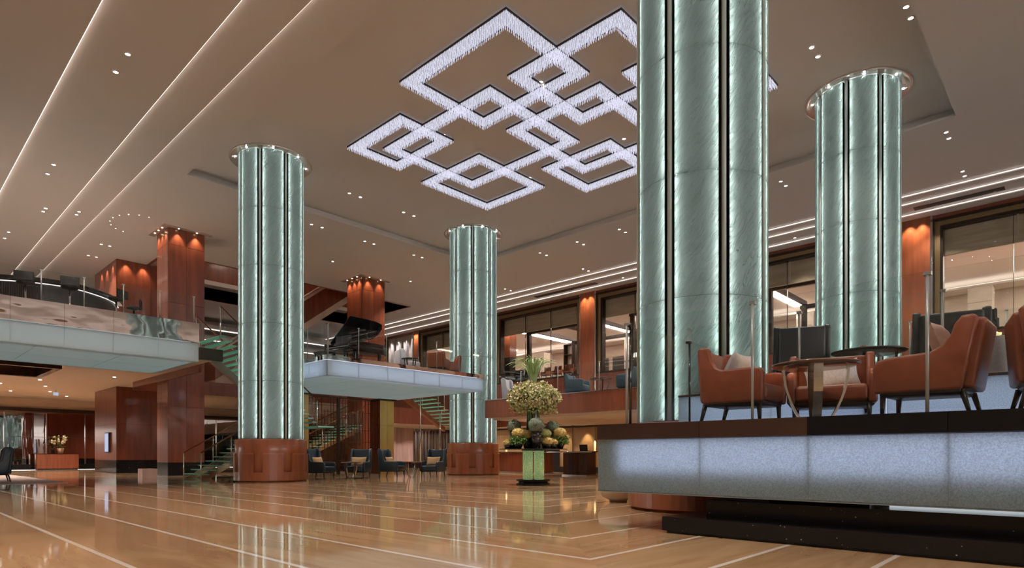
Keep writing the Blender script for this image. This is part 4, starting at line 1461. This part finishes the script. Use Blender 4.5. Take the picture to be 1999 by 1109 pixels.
for y in (19.0, 16.8, 14.57, 12.3, 10.1, 7.9, 5.6, 3.13):
    for x in (22.1, 22.58):
        downlight(x, y, ZC, 'round downlight in the inner row beside the window coves', 'inner row of window side downlights', 300)
for y in (28.4, 24.6, 19.03, 14.6, 10.4, 6.8, 3.16):
    for x in (25.53, 26.0):
        downlight(x, y, ZC, 'round downlight in the outer row next to the lit window coves', 'outer row of window side downlights', 260)
for y in (18.0, 9.3, 2.5, 4.2):
    downlight(27.65, y, 10.24, 'round downlight in the stepped cornice right above the windows', 'downlights in the window cornice', 160)
for x, y in ((1.5, 8.0), (1.5, 16), (1.5, 24), (2.4, 3.0), (4.6, 12), (2.0, -3), (11, -1.5), (16, -2.5)):
    DLN[0] = 0
    downlight(x, y, 10.15 if x < 3.39 else (10.25 if x < 5.4 else ZC), 'unseen downlight added to brighten the near floor', 'added downlights over the near floor', 300 if x < 5 else 120)  # lamps out of view, added to lift the near floor

# ---------------------------------------------------------------- grand piano
pn = thing('grand_piano', 'black grand piano with its lid propped open on the balcony', 'piano', (12.55, 20.6, Z2), R(8))
def outline(s=1):
    p = [(0, -.74), (0, .74), (.42, .74), (.7, .70), (.95, .52), (1.15, .34), (1.45, .25), (1.7, .12), (1.80, -.12), (1.78, -.45), (1.62, -.66), (1.3, -.73), (.8, -.74)]
    return [(x * s, y) for x, y in p]


MB().prism(outline(), 'z', .62, .98, .02).build('case', 'black_gloss', pn)
MB().rbox(-.30, .02, -.74, .74, .62, .74, .015, 2).build('key_bed', 'black_gloss', pn)
MB().rbox(-.30, .02, -.74, -.64, .74, .92, .015, 2).build('key_cheek', 'black_gloss', pn)
MB().rbox(-.30, .02, .64, .74, .74, .92, .015, 2).build('key_cheek', 'black_gloss', pn)
MB().box(-.29, -.12, -.63, .63, .74, .76).build('keyboard', 'white_fabric', pn)
MB().box(.02, .05, -.45, .45, .98, 1.22).build('music_stand', 'black_gloss', pn)
lid = MB().prism(outline(), 'z', 0, .025).build('lid', 'black_gloss', pn, (0, .74, 1.0))
lid.data.transform(Matrix.Translation((0, -.74, 0)))
lid.rotation_euler = (R(-38), 0, 0)
MB().tube([(.75, -.60, .98), (.70, -.38, 1.66)], .012, 6).build('prop_stick', 'black_gloss', pn)
for x, y in ((.05, -.62), (.05, .62), (1.58, -.25)):
    MB().lathe([(0, 0), (.035, 0), (.035, .05), (.05, .12), (.07, .55), (.07, .63), (0, .63)], 12, x, y).build('leg', 'black_gloss', pn)
MB().box(.10, .16, -.09, -.07, .12, .62).box(.10, .16, .07, .09, .12, .62).box(.02, .2, -.12, .12, .08, .12).build('pedal_lyre', 'black_gloss', pn)
st_ = thing('piano_bench', 'black padded bench tucked at the piano keyboard', 'bench', (11.7, 20.5, Z2), R(8))
MB().rbox(-.18, .18, -.4, .4, .42, .50, .025, 2).build('seat', 'black_matte', st_)
for x in (-.14, .14):
    for y in (-.34, .34):
        MB().box(x - .025, x + .025, y - .025, y + .025, 0, .43).build('leg', 'black_gloss', st_)

# ---------------------------------------------------------------- bar
bar = thing('bar_counter', 'long curved dark ribbed bar counter with a lit strip under its top', 'bar', (3.4, 22.6, 4.56))

def bar_pt(u):
    # convex arc bulging towards the hall
    pts = [(-3.2, .6), (-1.6, -1.0), (-.5, -1.75), (.2, -1.98), (.75, -1.92), (1.4, -1.5), (1.85, -1.0), (2.15, -.3)]
    u = u * (len(pts) - 1)
    i = min(int(u), len(pts) - 2)
    f = u - i
    g = lambda k: Vector(pts[max(0, min(len(pts) - 1, k))])
    p0, p1, p2, p3 = g(i - 1), g(i), g(i + 1), g(i + 2)
    return .5 * ((2 * p1) + (p2 - p0) * f + (2 * p0 - 5 * p1 + 4 * p2 - p3) * f * f + (3 * p1 - p0 - 3 * p2 + p3) * f ** 3)


N = 150
P = [bar_pt(i / N) for i in range(N + 1)]
NR = []
for i in range(N + 1):
    d = P[min(i + 1, N)] - P[max(i - 1, 0)]
    NR.append(Vector((d.y, -d.x)).normalized())


def ribbon(o0, o1, z0, z1, step=1):
    vs, fs = [], []
    idx = list(range(0, N + 1, step))
    for i in idx:
        for (o_, z) in ((o0, z0), (o1, z0), (o1, z1), (o0, z1)):
            q = P[i] + NR[i] * o_
            vs.append((q.x, q.y, z))
    for k in range(len(idx) - 1):
        for a in range(4):
            b = (a + 1) % 4
            fs.append((k * 4 + a, k * 4 + b, k * 4 + 4 + b, k * 4 + 4 + a))
    fs += [(0, 1, 2, 3), tuple(len(vs) - 4 + i for i in (3, 2, 1, 0))]
    return MB().add(vs, fs)


ribbon(-.45, -.03, 0, .99).build('body', 'rib_dark', bar)
rb = MB()
for i in range(0, N, 1):
    p = P[i]
    nn = NR[i]
    tt = Vector((-nn.y, nn.x))
    q = [p - tt * .018, p + tt * .018, p + tt * .014 + nn * .03, p - tt * .014 + nn * .03]
    q = [c - nn * .03 for c in q]
    vs = [(c.x, c.y, z) for z in (.08, .93) for c in q]
    rb.add(vs, [(0, 1, 5, 4), (1, 2, 6, 5), (2, 3, 7, 6), (3, 0, 4, 7), (4, 5, 6, 7), (0, 3, 2, 1)])
rb.build('ribs', 'rib_dark', bar)['kind'] = 'stuff'
ribbon(-.5, .16, 1.00, 1.07, 2).build('bar_top', 'black_gloss', bar)
ribbon(.03, .05, .935, .955, 2).build('light_strip', 'bar_led', bar)

stl = None
STP = [((2.95, 20.1), 70, 'square backed bar stool with foot ring, nearest the picture edge'), ((3.85, 19.85), 80, 'square backed bar stool at the middle of the curved bar'), ((5.05, 20.35), 130, 'square backed bar stool near the lit end of the bar'), ((1.9, 20.6), 60, 'square backed bar stool mostly past the picture edge'), ((5.75, 21.3), 160, 'square backed bar stool around the end of the bar')]
for k, ((x, y), a, lab) in enumerate(STP):
    if stl is None:
        stl = thing('bar_stool', lab, 'stool', (x, y, 4.56), R(a), 'bar stools')
        MB().lathe([(0, 0), (.22, 0), (.22, .015), (.03, .03), (0, .03)], 24).build('base_plate', 'steel', stl)
        MB().tube([(0, 0, .02), (0, 0, .74)], .028, 10).build('pedestal', 'steel', stl)
        MB().lathe([(.17, .28), (.19, .28), (.19, .30), (.17, .30), (.17, .28)], 24).build('foot_ring', 'steel', stl)
        MB().lathe([(0, .72), (.16, .74), (.20, .77), (.20, .82), (0, .83)], 24).build('seat', 'black_matte', stl)
        MB().rbox(-.21, -.16, -.21, .21, .80, 1.04, .015, 2).build('backrest', 'black_matte', stl)
    else:
        dup(stl, (x, y, 4.56), R(a), lab)
for k in range(7):
    p = P[30 + 15 * k] - NR[30 + 15 * k] * .15
    t = thing('cocktail_glass', '%s clear tumbler along the curved bar top, counted from the picture edge' % ORD[k], 'glass', (3.4 + p.x, 22.6 + p.y, 4.56 + 1.07), 0, 'tumblers on the bar')
    MB().lathe([(0, 0), (.04, 0), (.05, .13), (.045, .13), (.036, .01), (0, .01)], 16).build('cup', 'clear_glass', t)
    MB().lathe([(0, .012), (.037, .012), (.041, .06), (0, .06)], 16).build('drink', 'white_fabric', t)

# ---------------------------------------------------------------- lower hall furnishings
cab = thing('low_cabinet', 'low red wood cabinet in front of the mirrored wall', 'cabinet', (7.95, 44.2, 0))
MB().rbox(-1.0, 1.0, -.35, .35, .06, .92, .01, 1).build('body', 'wood_light', cab)
MB().box(-.96, .96, -.31, .31, 0, .06).build('plinth', 'black_matte', cab)
for i in range(2):
    MB().box(-.98 + i * .99, -.01 + i * .99 - .0, -.37, -.35, .10, .90).build('door', 'wood_light', cab)
MB().box(-1.02, 1.02, -.37, .37, .92, .95).build('top', 'wood_dark', cab)
orc = thing('potted_orchid', 'white orchid in a terracotta pot on the low cabinet', 'plant', (8.1, 44.1, .95))
MB().lathe([(0, 0), (.12, 0), (.18, .32), (.16, .32), (0, .28)], 20).build('pot', 'terracotta', orc)
for i in range(10):
    a = i * 2.4
    e = Vector((math.cos(a), math.sin(a), 0)) * random.uniform(.18, .42)
    zz = random.uniform(.65, 1.0)
    MB().tube([(0, 0, .3), (e.x * .5, e.y * .5, zz), (e.x, e.y, zz - .06)], .008, 5).build('stem', 'leaf_green', orc)
    f = MB()
    for j in range(9):
        blob(f, (e.x * random.uniform(.7, 1.2), e.y * random.uniform(.7, 1.2), zz - random.uniform(-.06, .14)), .055)
    f.build('blossoms', 'blossom', orc)['kind'] = 'stuff'
for i in range(8):
    a = i * .8
    MB().add([(0, 0, .3), (.2 * math.cos(a) - .03 * math.sin(a), .2 * math.sin(a) + .03 * math.cos(a), .42), (.42 * math.cos(a), .42 * math.sin(a), .36), (.2 * math.cos(a) + .03 * math.sin(a), .2 * math.sin(a) - .03 * math.cos(a), .42)], [(0, 1, 2, 3)]).build('leaf', 'leaf_dark', orc)
ds = thing('wall_display', 'lit portrait screen hung on the wood clad core', 'screen', (8.58, 36.0, 1.0))
MB().box(-.07, .0, -.36, .36, 0, 1.0).build('casing', 'black_matte', ds)
MB().box(-.075, -.07, -.32, .32, .04, .96).build('display', 'screen', ds)
ex = thing('exit_sign', 'small pale lit hanging sign under the lower ceiling', 'sign', (6.9, 38.6, 3.78), R(-47))
MB().box(-.02, .02, -.16, .16, .14, .30).build('sign_box', 'exit_light', ex)
MB().tube([(0, 0, .30), (0, 0, .44)], .015, 6).build('hanger', 'steel', ex)
tag(MB().box(-5, 4.5, 23.4, 34, .001, .016).build('pale_rug', 'rug'), 'pale pinkish rug under the wing chair by the mirrored wall', 'rug')
pb = thing('planter_bowl', 'pale rounded planter bowl on the floor behind the terrace corner', 'planter', (9.75, 6.45, 0))
MB().lathe([(0, 0), (.16, 0), (.16, .03), (.30, .10), (.38, .24), (.36, .40), (.33, .40), (.33, .3), (0, .3)], 32).build('bowl', 'cream_stone', pb)
MB().ball((0, 0, .42), .26, 12, 8, (1, 1, .6), .15).build('plant', 'leaf_dark', pb)

# wood step by the pillar
tag(MB().box(7.95, 8.5, 28.3, 28.9, 0, .3).build('low_plinth', 'pink_stone'), 'low pinkish stone block beside the wood pillar base', 'block')

# back of the lobby right of the gold pillar
bk = structure('wall_rear', 'dark glazed rear wall with slim steel posts and a pink stone panel', MB().box(17.6, 28.6, 33.0, 33.3, 0, 2.65), 'wood_dark')
for i in range(5):
    MB().box(22.7 + i * .45 + .004, 22.7 + (i + 1) * .45 - .004, 32.4, 32.5, .45, 2.6).build('stone_panel', 'pink_stone', bk)
for i in range(12):
    MB().box(25.2 + i * .27, 25.23 + i * .27, 32.7, 32.75, .3, 2.6).build('steel_post', 'steel', bk)
for i in range(4):
    MB().box(25.1 + i * .85, 25.1 + (i + 1) * .85 - .02, 32.78, 32.8, .3, 2.6).build('dark_pane', 'mirror_wall', bk)

for x in (23.2, 24.6, 26.4):
    spot((x, 31.2, 2.56), 60, (1, .85, .75), 120, .6)  # spots added to brighten the pink stone panel, no fixtures
for x in (12.0, 14.0, 16.4):
    spot((x, 20.4, 3.46), 60, (1, .92, .84), 130, .6)  # spots added to brighten the wing chairs under the balcony, no fixtures
# ---------------------------------------------------------------- reception under the mezzanine
rw = structure('wall_reception', 'warm cream reception wall washed by small lights', MB().box(24.4, 24.7, -9, 26.0, 0, 2.42), 'reception_wall')
for i in range(14):
    y = 21.5 - i * 1.35
    MB().box(24.35, 24.4, y - .015, y + .015, .3, 2.4).build('steel_trim', 'steel', rw)
MB().box(24.3, 24.4, -9, 26, 0, .28).build('granite_base', 'black_matte', rw)
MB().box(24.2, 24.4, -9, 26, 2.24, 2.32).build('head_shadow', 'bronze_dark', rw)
for i in range(9):
    y = 20.6 - i * 1.35
    spot((24.05, y, 2.26), 30, (1, .74, .45), 70, .7, (24.35, y, .8))
for y in (19.5, 16.8, 14.2, 11.5, 9.0):
    spot((20.6, y, 2.26), 55, (1, .76, .5), 130, .6)
MB().box(24.30, 24.34, 19.6, 21.0, .3, 2.1).build('dark_door', 'black_matte', rw)


def desk(label, x, y, rz, w):
    t = thing('reception_desk', label, 'desk', (x, y, 0), rz)
    MB().prism([(-.30, -w), (.30, -w), (.30, w), (-.30, w), (-.42, w * .5), (-.46, 0), (-.42, -w * .5)], 'z', .06, .98).build('body', 'wood_dark' if w < .8 else 'wood', t)
    MB().box(-.36, .32, -w - .02, w + .02, 0, .05).build('plinth', 'steel', t)
    MB().rbox(-.55, .40, -w - .45, w + .75, .98, 1.03, .012, 1).build('top', 'wood_dark', t)
    MB().box(-.555, -.545, -w - .42, w + .7, .985, 1.01).build('edge', 'steel', t)
    return t


desk('dark curved reception desk with a laptop behind the flower display', 20.6, 15.55, R(0), .62)
desk('long reddish reception desk with candles behind the round plinth', 22.4, 20.2, R(0), 1.5)
lap = thing('laptop', 'open black laptop on the dark reception desk', 'laptop', (20.5, 15.2, 1.03), R(20))
MB().box(-.12, .12, -.17, .17, 0, .018).build('keyboard_base', 'black_matte', lap)
lid2 = MB().box(-.008, .008, -.17, .17, 0, .26).build('screen_lid', 'black_matte', lap, (-.12, 0, .018))
lid2.rotation_euler = (0, R(-14), 0)
for (x, y, h, lab) in ((20.6, 14.75, .38, 'tall pale candle on the dark reception desk'), (22.2, 21.3, .26, 'pale candle on the long desk closest to the round plinth'), (22.2, 19.75, .2, 'short pale candle on the long desk beside the flower display')):
    t = thing('desk_candle', lab, 'candle', (x, y, 1.03))
    MB().lathe([(0, 0), (.045, 0), (.045, h), (0, h)], 16).build('wax', 'candle', t)
    MB().ball((0, 0, h + .02), .012, 8, 6, (1, 1, 1.8)).build('flame', 'flame', t)

# ---------------------------------------------------------------- rooms behind the windows
ZI = 5.5
structure('floor_restaurant', 'restaurant floor behind the windows, made pale to bounce light', MB().box(29.0, 42, -9, 46, ZI - .2, ZI), 'cream_stone')  # floor colour kept pale to bounce light onto the restaurant ceiling
structure('ceiling_restaurant', 'pale pink restaurant ceiling behind the windows', MB().box(29.0, 42, -9, 46, 10.15, 10.4), 'ceiling_lower')
ib = structure('wall_restaurant', 'cream stone restaurant wall behind the windows', MB().box(41.6, 42, -9, 46, ZI, 10.2), 'cream_wall')
MB().box(29.0, 42, 42, 42.3, ZI, 10.2).build('end_wall', 'cream_wall', ib)
MB().box(29.0, 42, -9.3, -9, ZI, 10.2).build('end_wall', 'cream_wall', ib)
for k in range(5):
    MB().box(40.2, 41.6, -8 + k * 10, -8 + k * 10 + 9, 9.7, 9.8).build('cove_shelf', 'ceiling_lower', ib)
    MB().box(40.3, 41.5, -8 + k * 10, -8 + k * 10 + 9, 9.81, 9.85).build('cove_light', 'room_light', ib)
for (y0, y1) in ((3.6, 4.6), (24.2, 25.2), (33.0, 34.4), (12.0, 13.0)):
    t = thing('stone_pier', ['pale stone pier in the restaurant behind the tall orange armchair', 'pale stone pier in the restaurant beside the bookshelf', 'pale stone pier in the restaurant behind the farthest column', 'pale stone pier in the restaurant between two columns'][[3.6, 24.2, 33.0, 12.0].index(y0)], 'pier', (39.4, (y0 + y1) / 2, ZI))
    for k in range(5):
        MB().box(-.5, .5, -(y1 - y0) / 2, (y1 - y0) / 2, k * .78 + .006, (k + 1) * .78 - .006).build('stone_block', 'cream_stone', t)
for k, y in enumerate(range(-5, 42, 6)):
    MB().box(32.0, 40.0, y, y + .5, 10.10, 10.14).build('ceiling_fill_panel', 'room_fill', ib)  # glowing panels added to brighten the rooms behind the windows
# dark timber pergola frames
for n, (x0, x1, y0, y1, lab) in enumerate(((31, 36, 22.5, 27.6, 'dark timber frame in the restaurant above the flower display'), (31, 36, 14.0, 19.5, 'dark timber frame in the restaurant beside the largest column'), (31, 36, 6.0, 11.6, 'dark timber frame in the restaurant between the two columns'))):
    t = thing('timber_frame', lab, 'frame', (x0, y0, ZI))
    for x in (0, x1 - x0):
        for y in (0, y1 - y0):
            MB().box(x - .12, x + .12, y - .12, y + .12, 0, 3.7).build('post', 'bronze_dark', t)
    for y in (0, (y1 - y0) / 2, y1 - y0):
        MB().box(-.2, x1 - x0 + .2, y - .09, y + .09, 3.7, 3.92).build('beam', 'bronze_dark', t)
    for x in (0, x1 - x0):
        MB().box(x - .09, x + .09, -.2, y1 - y0 + .2, 3.48, 3.7).build('beam', 'bronze_dark', t)
# shelving and wall pictures
for (x, y0, y1, lab) in ((38.2, 28.6, 30.2, 'dark edged shelf unit in the restaurant behind the farthest column'), (38.2, 20.6, 22.0, 'dark bookshelf in the restaurant by the stone pier'), (38.2, 9.2, 10.6, 'dark bookshelf in the restaurant between the two columns')):
    t = thing('shelf_unit', lab, 'shelf', (x, (y0 + y1) / 2, ZI))
    w = (y1 - y0) / 2
    MB().box(.25, .28, -w, w, 0, 4).build('back_panel', 'cream_stone', t)
    for k in range(6):
        MB().box(-.2, .25, -w, w, k * .8, k * .8 + .05).build('shelf', 'bronze_dark', t)
    for s in (-1, 0, 1):
        MB().box(-.2, .25, s * w - .03, s * w + .03, 0, 4.05).build('upright', 'bronze_dark', t)
for (y, w, lab) in ((29.4, 1.0, 'dark framed panel on the restaurant wall, left of the pair'), (27.2, .8, 'dark framed panel on the restaurant wall, right of the pair'), (18.5, .8, 'dark framed panel on the restaurant wall beside the largest column'), (8.0, 1.0, 'dark framed panel on the restaurant wall between the columns')):
    t = thing('wall_panel', lab, 'picture', (41.5, y, 7.0))
    MB().box(0, .06, -w, w, 0, 1.7).build('panel', 'table_dark', t)
    MB().box(-.02, .0, -w, w, -.05, 0).box(-.02, 0, -w, w, 1.7, 1.75).build('frame', 'bronze', t)
# fireplace bar behind the first window
fp = thing('fireplace', 'black fireplace with orange flames behind the far window', 'fireplace', (33.0, 33.5, ZI))
MB().box(0, .6, -2.2, 2.2, 0, 2.6).build('surround', 'fire_black', fp)
for k in range(9):
    y = -1.2 + k * .28
    MB().prism([(y - .12, .75), (y + .12, .75), (y + .03, 1.1 + .3 * random.random()), (y - .02, 1.2 + .35 * random.random())], 'x', -.06, -.02).build('flame', 'fire', fp)
MB().box(-.1, .6, -2.3, 2.3, 2.6, 4.4).build('chimney_breast', 'wood_light', fp)
# restaurant chairs and tables near the glass
PD = [(-.24, .92), (-.20, .95), (-.16, .93), (-.13, .66), (.18, .62), (.24, .58), (.22, .40), (-.20, .40)]
dc = make_chair('dining_chair', 'copper backed dining chair, first of the row above the flower display', 'chair', PD, (-.24, -.17, .42, .95, 6), (-.18, .24, .40, .50), 'copper', .58, .38, group='copper dining chairs', wing=.05)
dc.location = (29.7, 26.0, ZI)
dc.rotation_euler = (0, 0, R(170))
for k, (y, lab) in enumerate(((25.1, 'second'), (24.2, 'third'), (23.3, 'fourth'), (22.4, 'fifth'))):
    dup(dc, (29.75, y, ZI), R(175 + 8 * k), 'copper backed dining chair, %s of the row above the flower display' % lab)
for k, (x, y, a, lab) in enumerate(((30.1, 4.0, 170, 'dark tall chair behind the window, next to the stone pier'), (30.0, 3.0, 190, 'dark tall chair behind the window, above the orange armchair'), (30.0, 8.6, 180, 'dark chair behind the window between the columns, farther one'), (30.0, 7.6, 180, 'dark chair behind the window between the columns, nearer one'), (30.1, 28.0, 180, 'dark chair behind the window next to the farthest column'), (30.1, 27.0, 180, 'dark chair behind the window beside the copper row'))):
    dup(bc, (x, y, ZI), R(a), lab, 'dark chairs behind the windows')
round_table('dining_table', 'round restaurant table behind the bronze window by the bookshelf', .6, .75, (30.4, 19.0, ZI), 'table_wood', 'dark_steel')
round_table('dining_table', 'round restaurant table behind the window by the stone pier', .6, .75, (31.2, 3.4, ZI), 'table_wood', 'dark_steel')
lam = thing('table_lamp', 'small white shaded lamp on the round restaurant table', 'lamp', (30.4, 18.9, ZI + .75))
MB().tube([(0, 0, 0), (0, 0, .25)], .02, 8).build('stem', 'bronze', lam)
MB().lathe([(.16, .22), (.12, .45), (.11, .45), (.15, .22), (.16, .22)], 20).build('shade', 'room_light', lam)

# labels of the downlights: numbered from the far end where one can see them
def in_view(o):
    x, y, z = o.location
    d = .72787 * x + .68572 * y
    if d < .5:
        return False
    px = 999.5 + 1200 * (.68572 * x - .72787 * y) / d
    py = 888 - 1200 * (z - .88) / d
    if not (2 < px < 1997 and 2 < py < 1107):
        return False
    for (cx_, cy_) in ((XA, YA), (XA, YB), (XB, YA), (XB, YB)):
        dc_ = .72787 * cx_ + .68572 * cy_
        if dc_ < d:
            pc = 999.5 + 1200 * (.68572 * cx_ - .72787 * cy_) / dc_
            if abs(px - pc) < 1200 * 1.12 / dc_:
                return False
    return True


byg = {}
for o in bpy.data.objects:
    if o.name.startswith('recessed_downlight'):
        byg.setdefault(o['group'], []).append(o)
for g, os_ in byg.items():
    vis = [o for o in os_ if in_view(o)]
    vis.sort(key=lambda o: -(o.location.x ** 2 + o.location.y ** 2))
    for k, o in enumerate(vis):
        if len(vis) > 1:
            o['label'] = ('farthest ' if k == 0 else (ORD[k] + ' farthest ' if k < len(vis) - 1 else 'closest ')) + o['label']
    for o in os_:
        if o not in vis:
            for c in list(o.children):
                bpy.data.objects.remove(c)
            bpy.data.objects.remove(o)
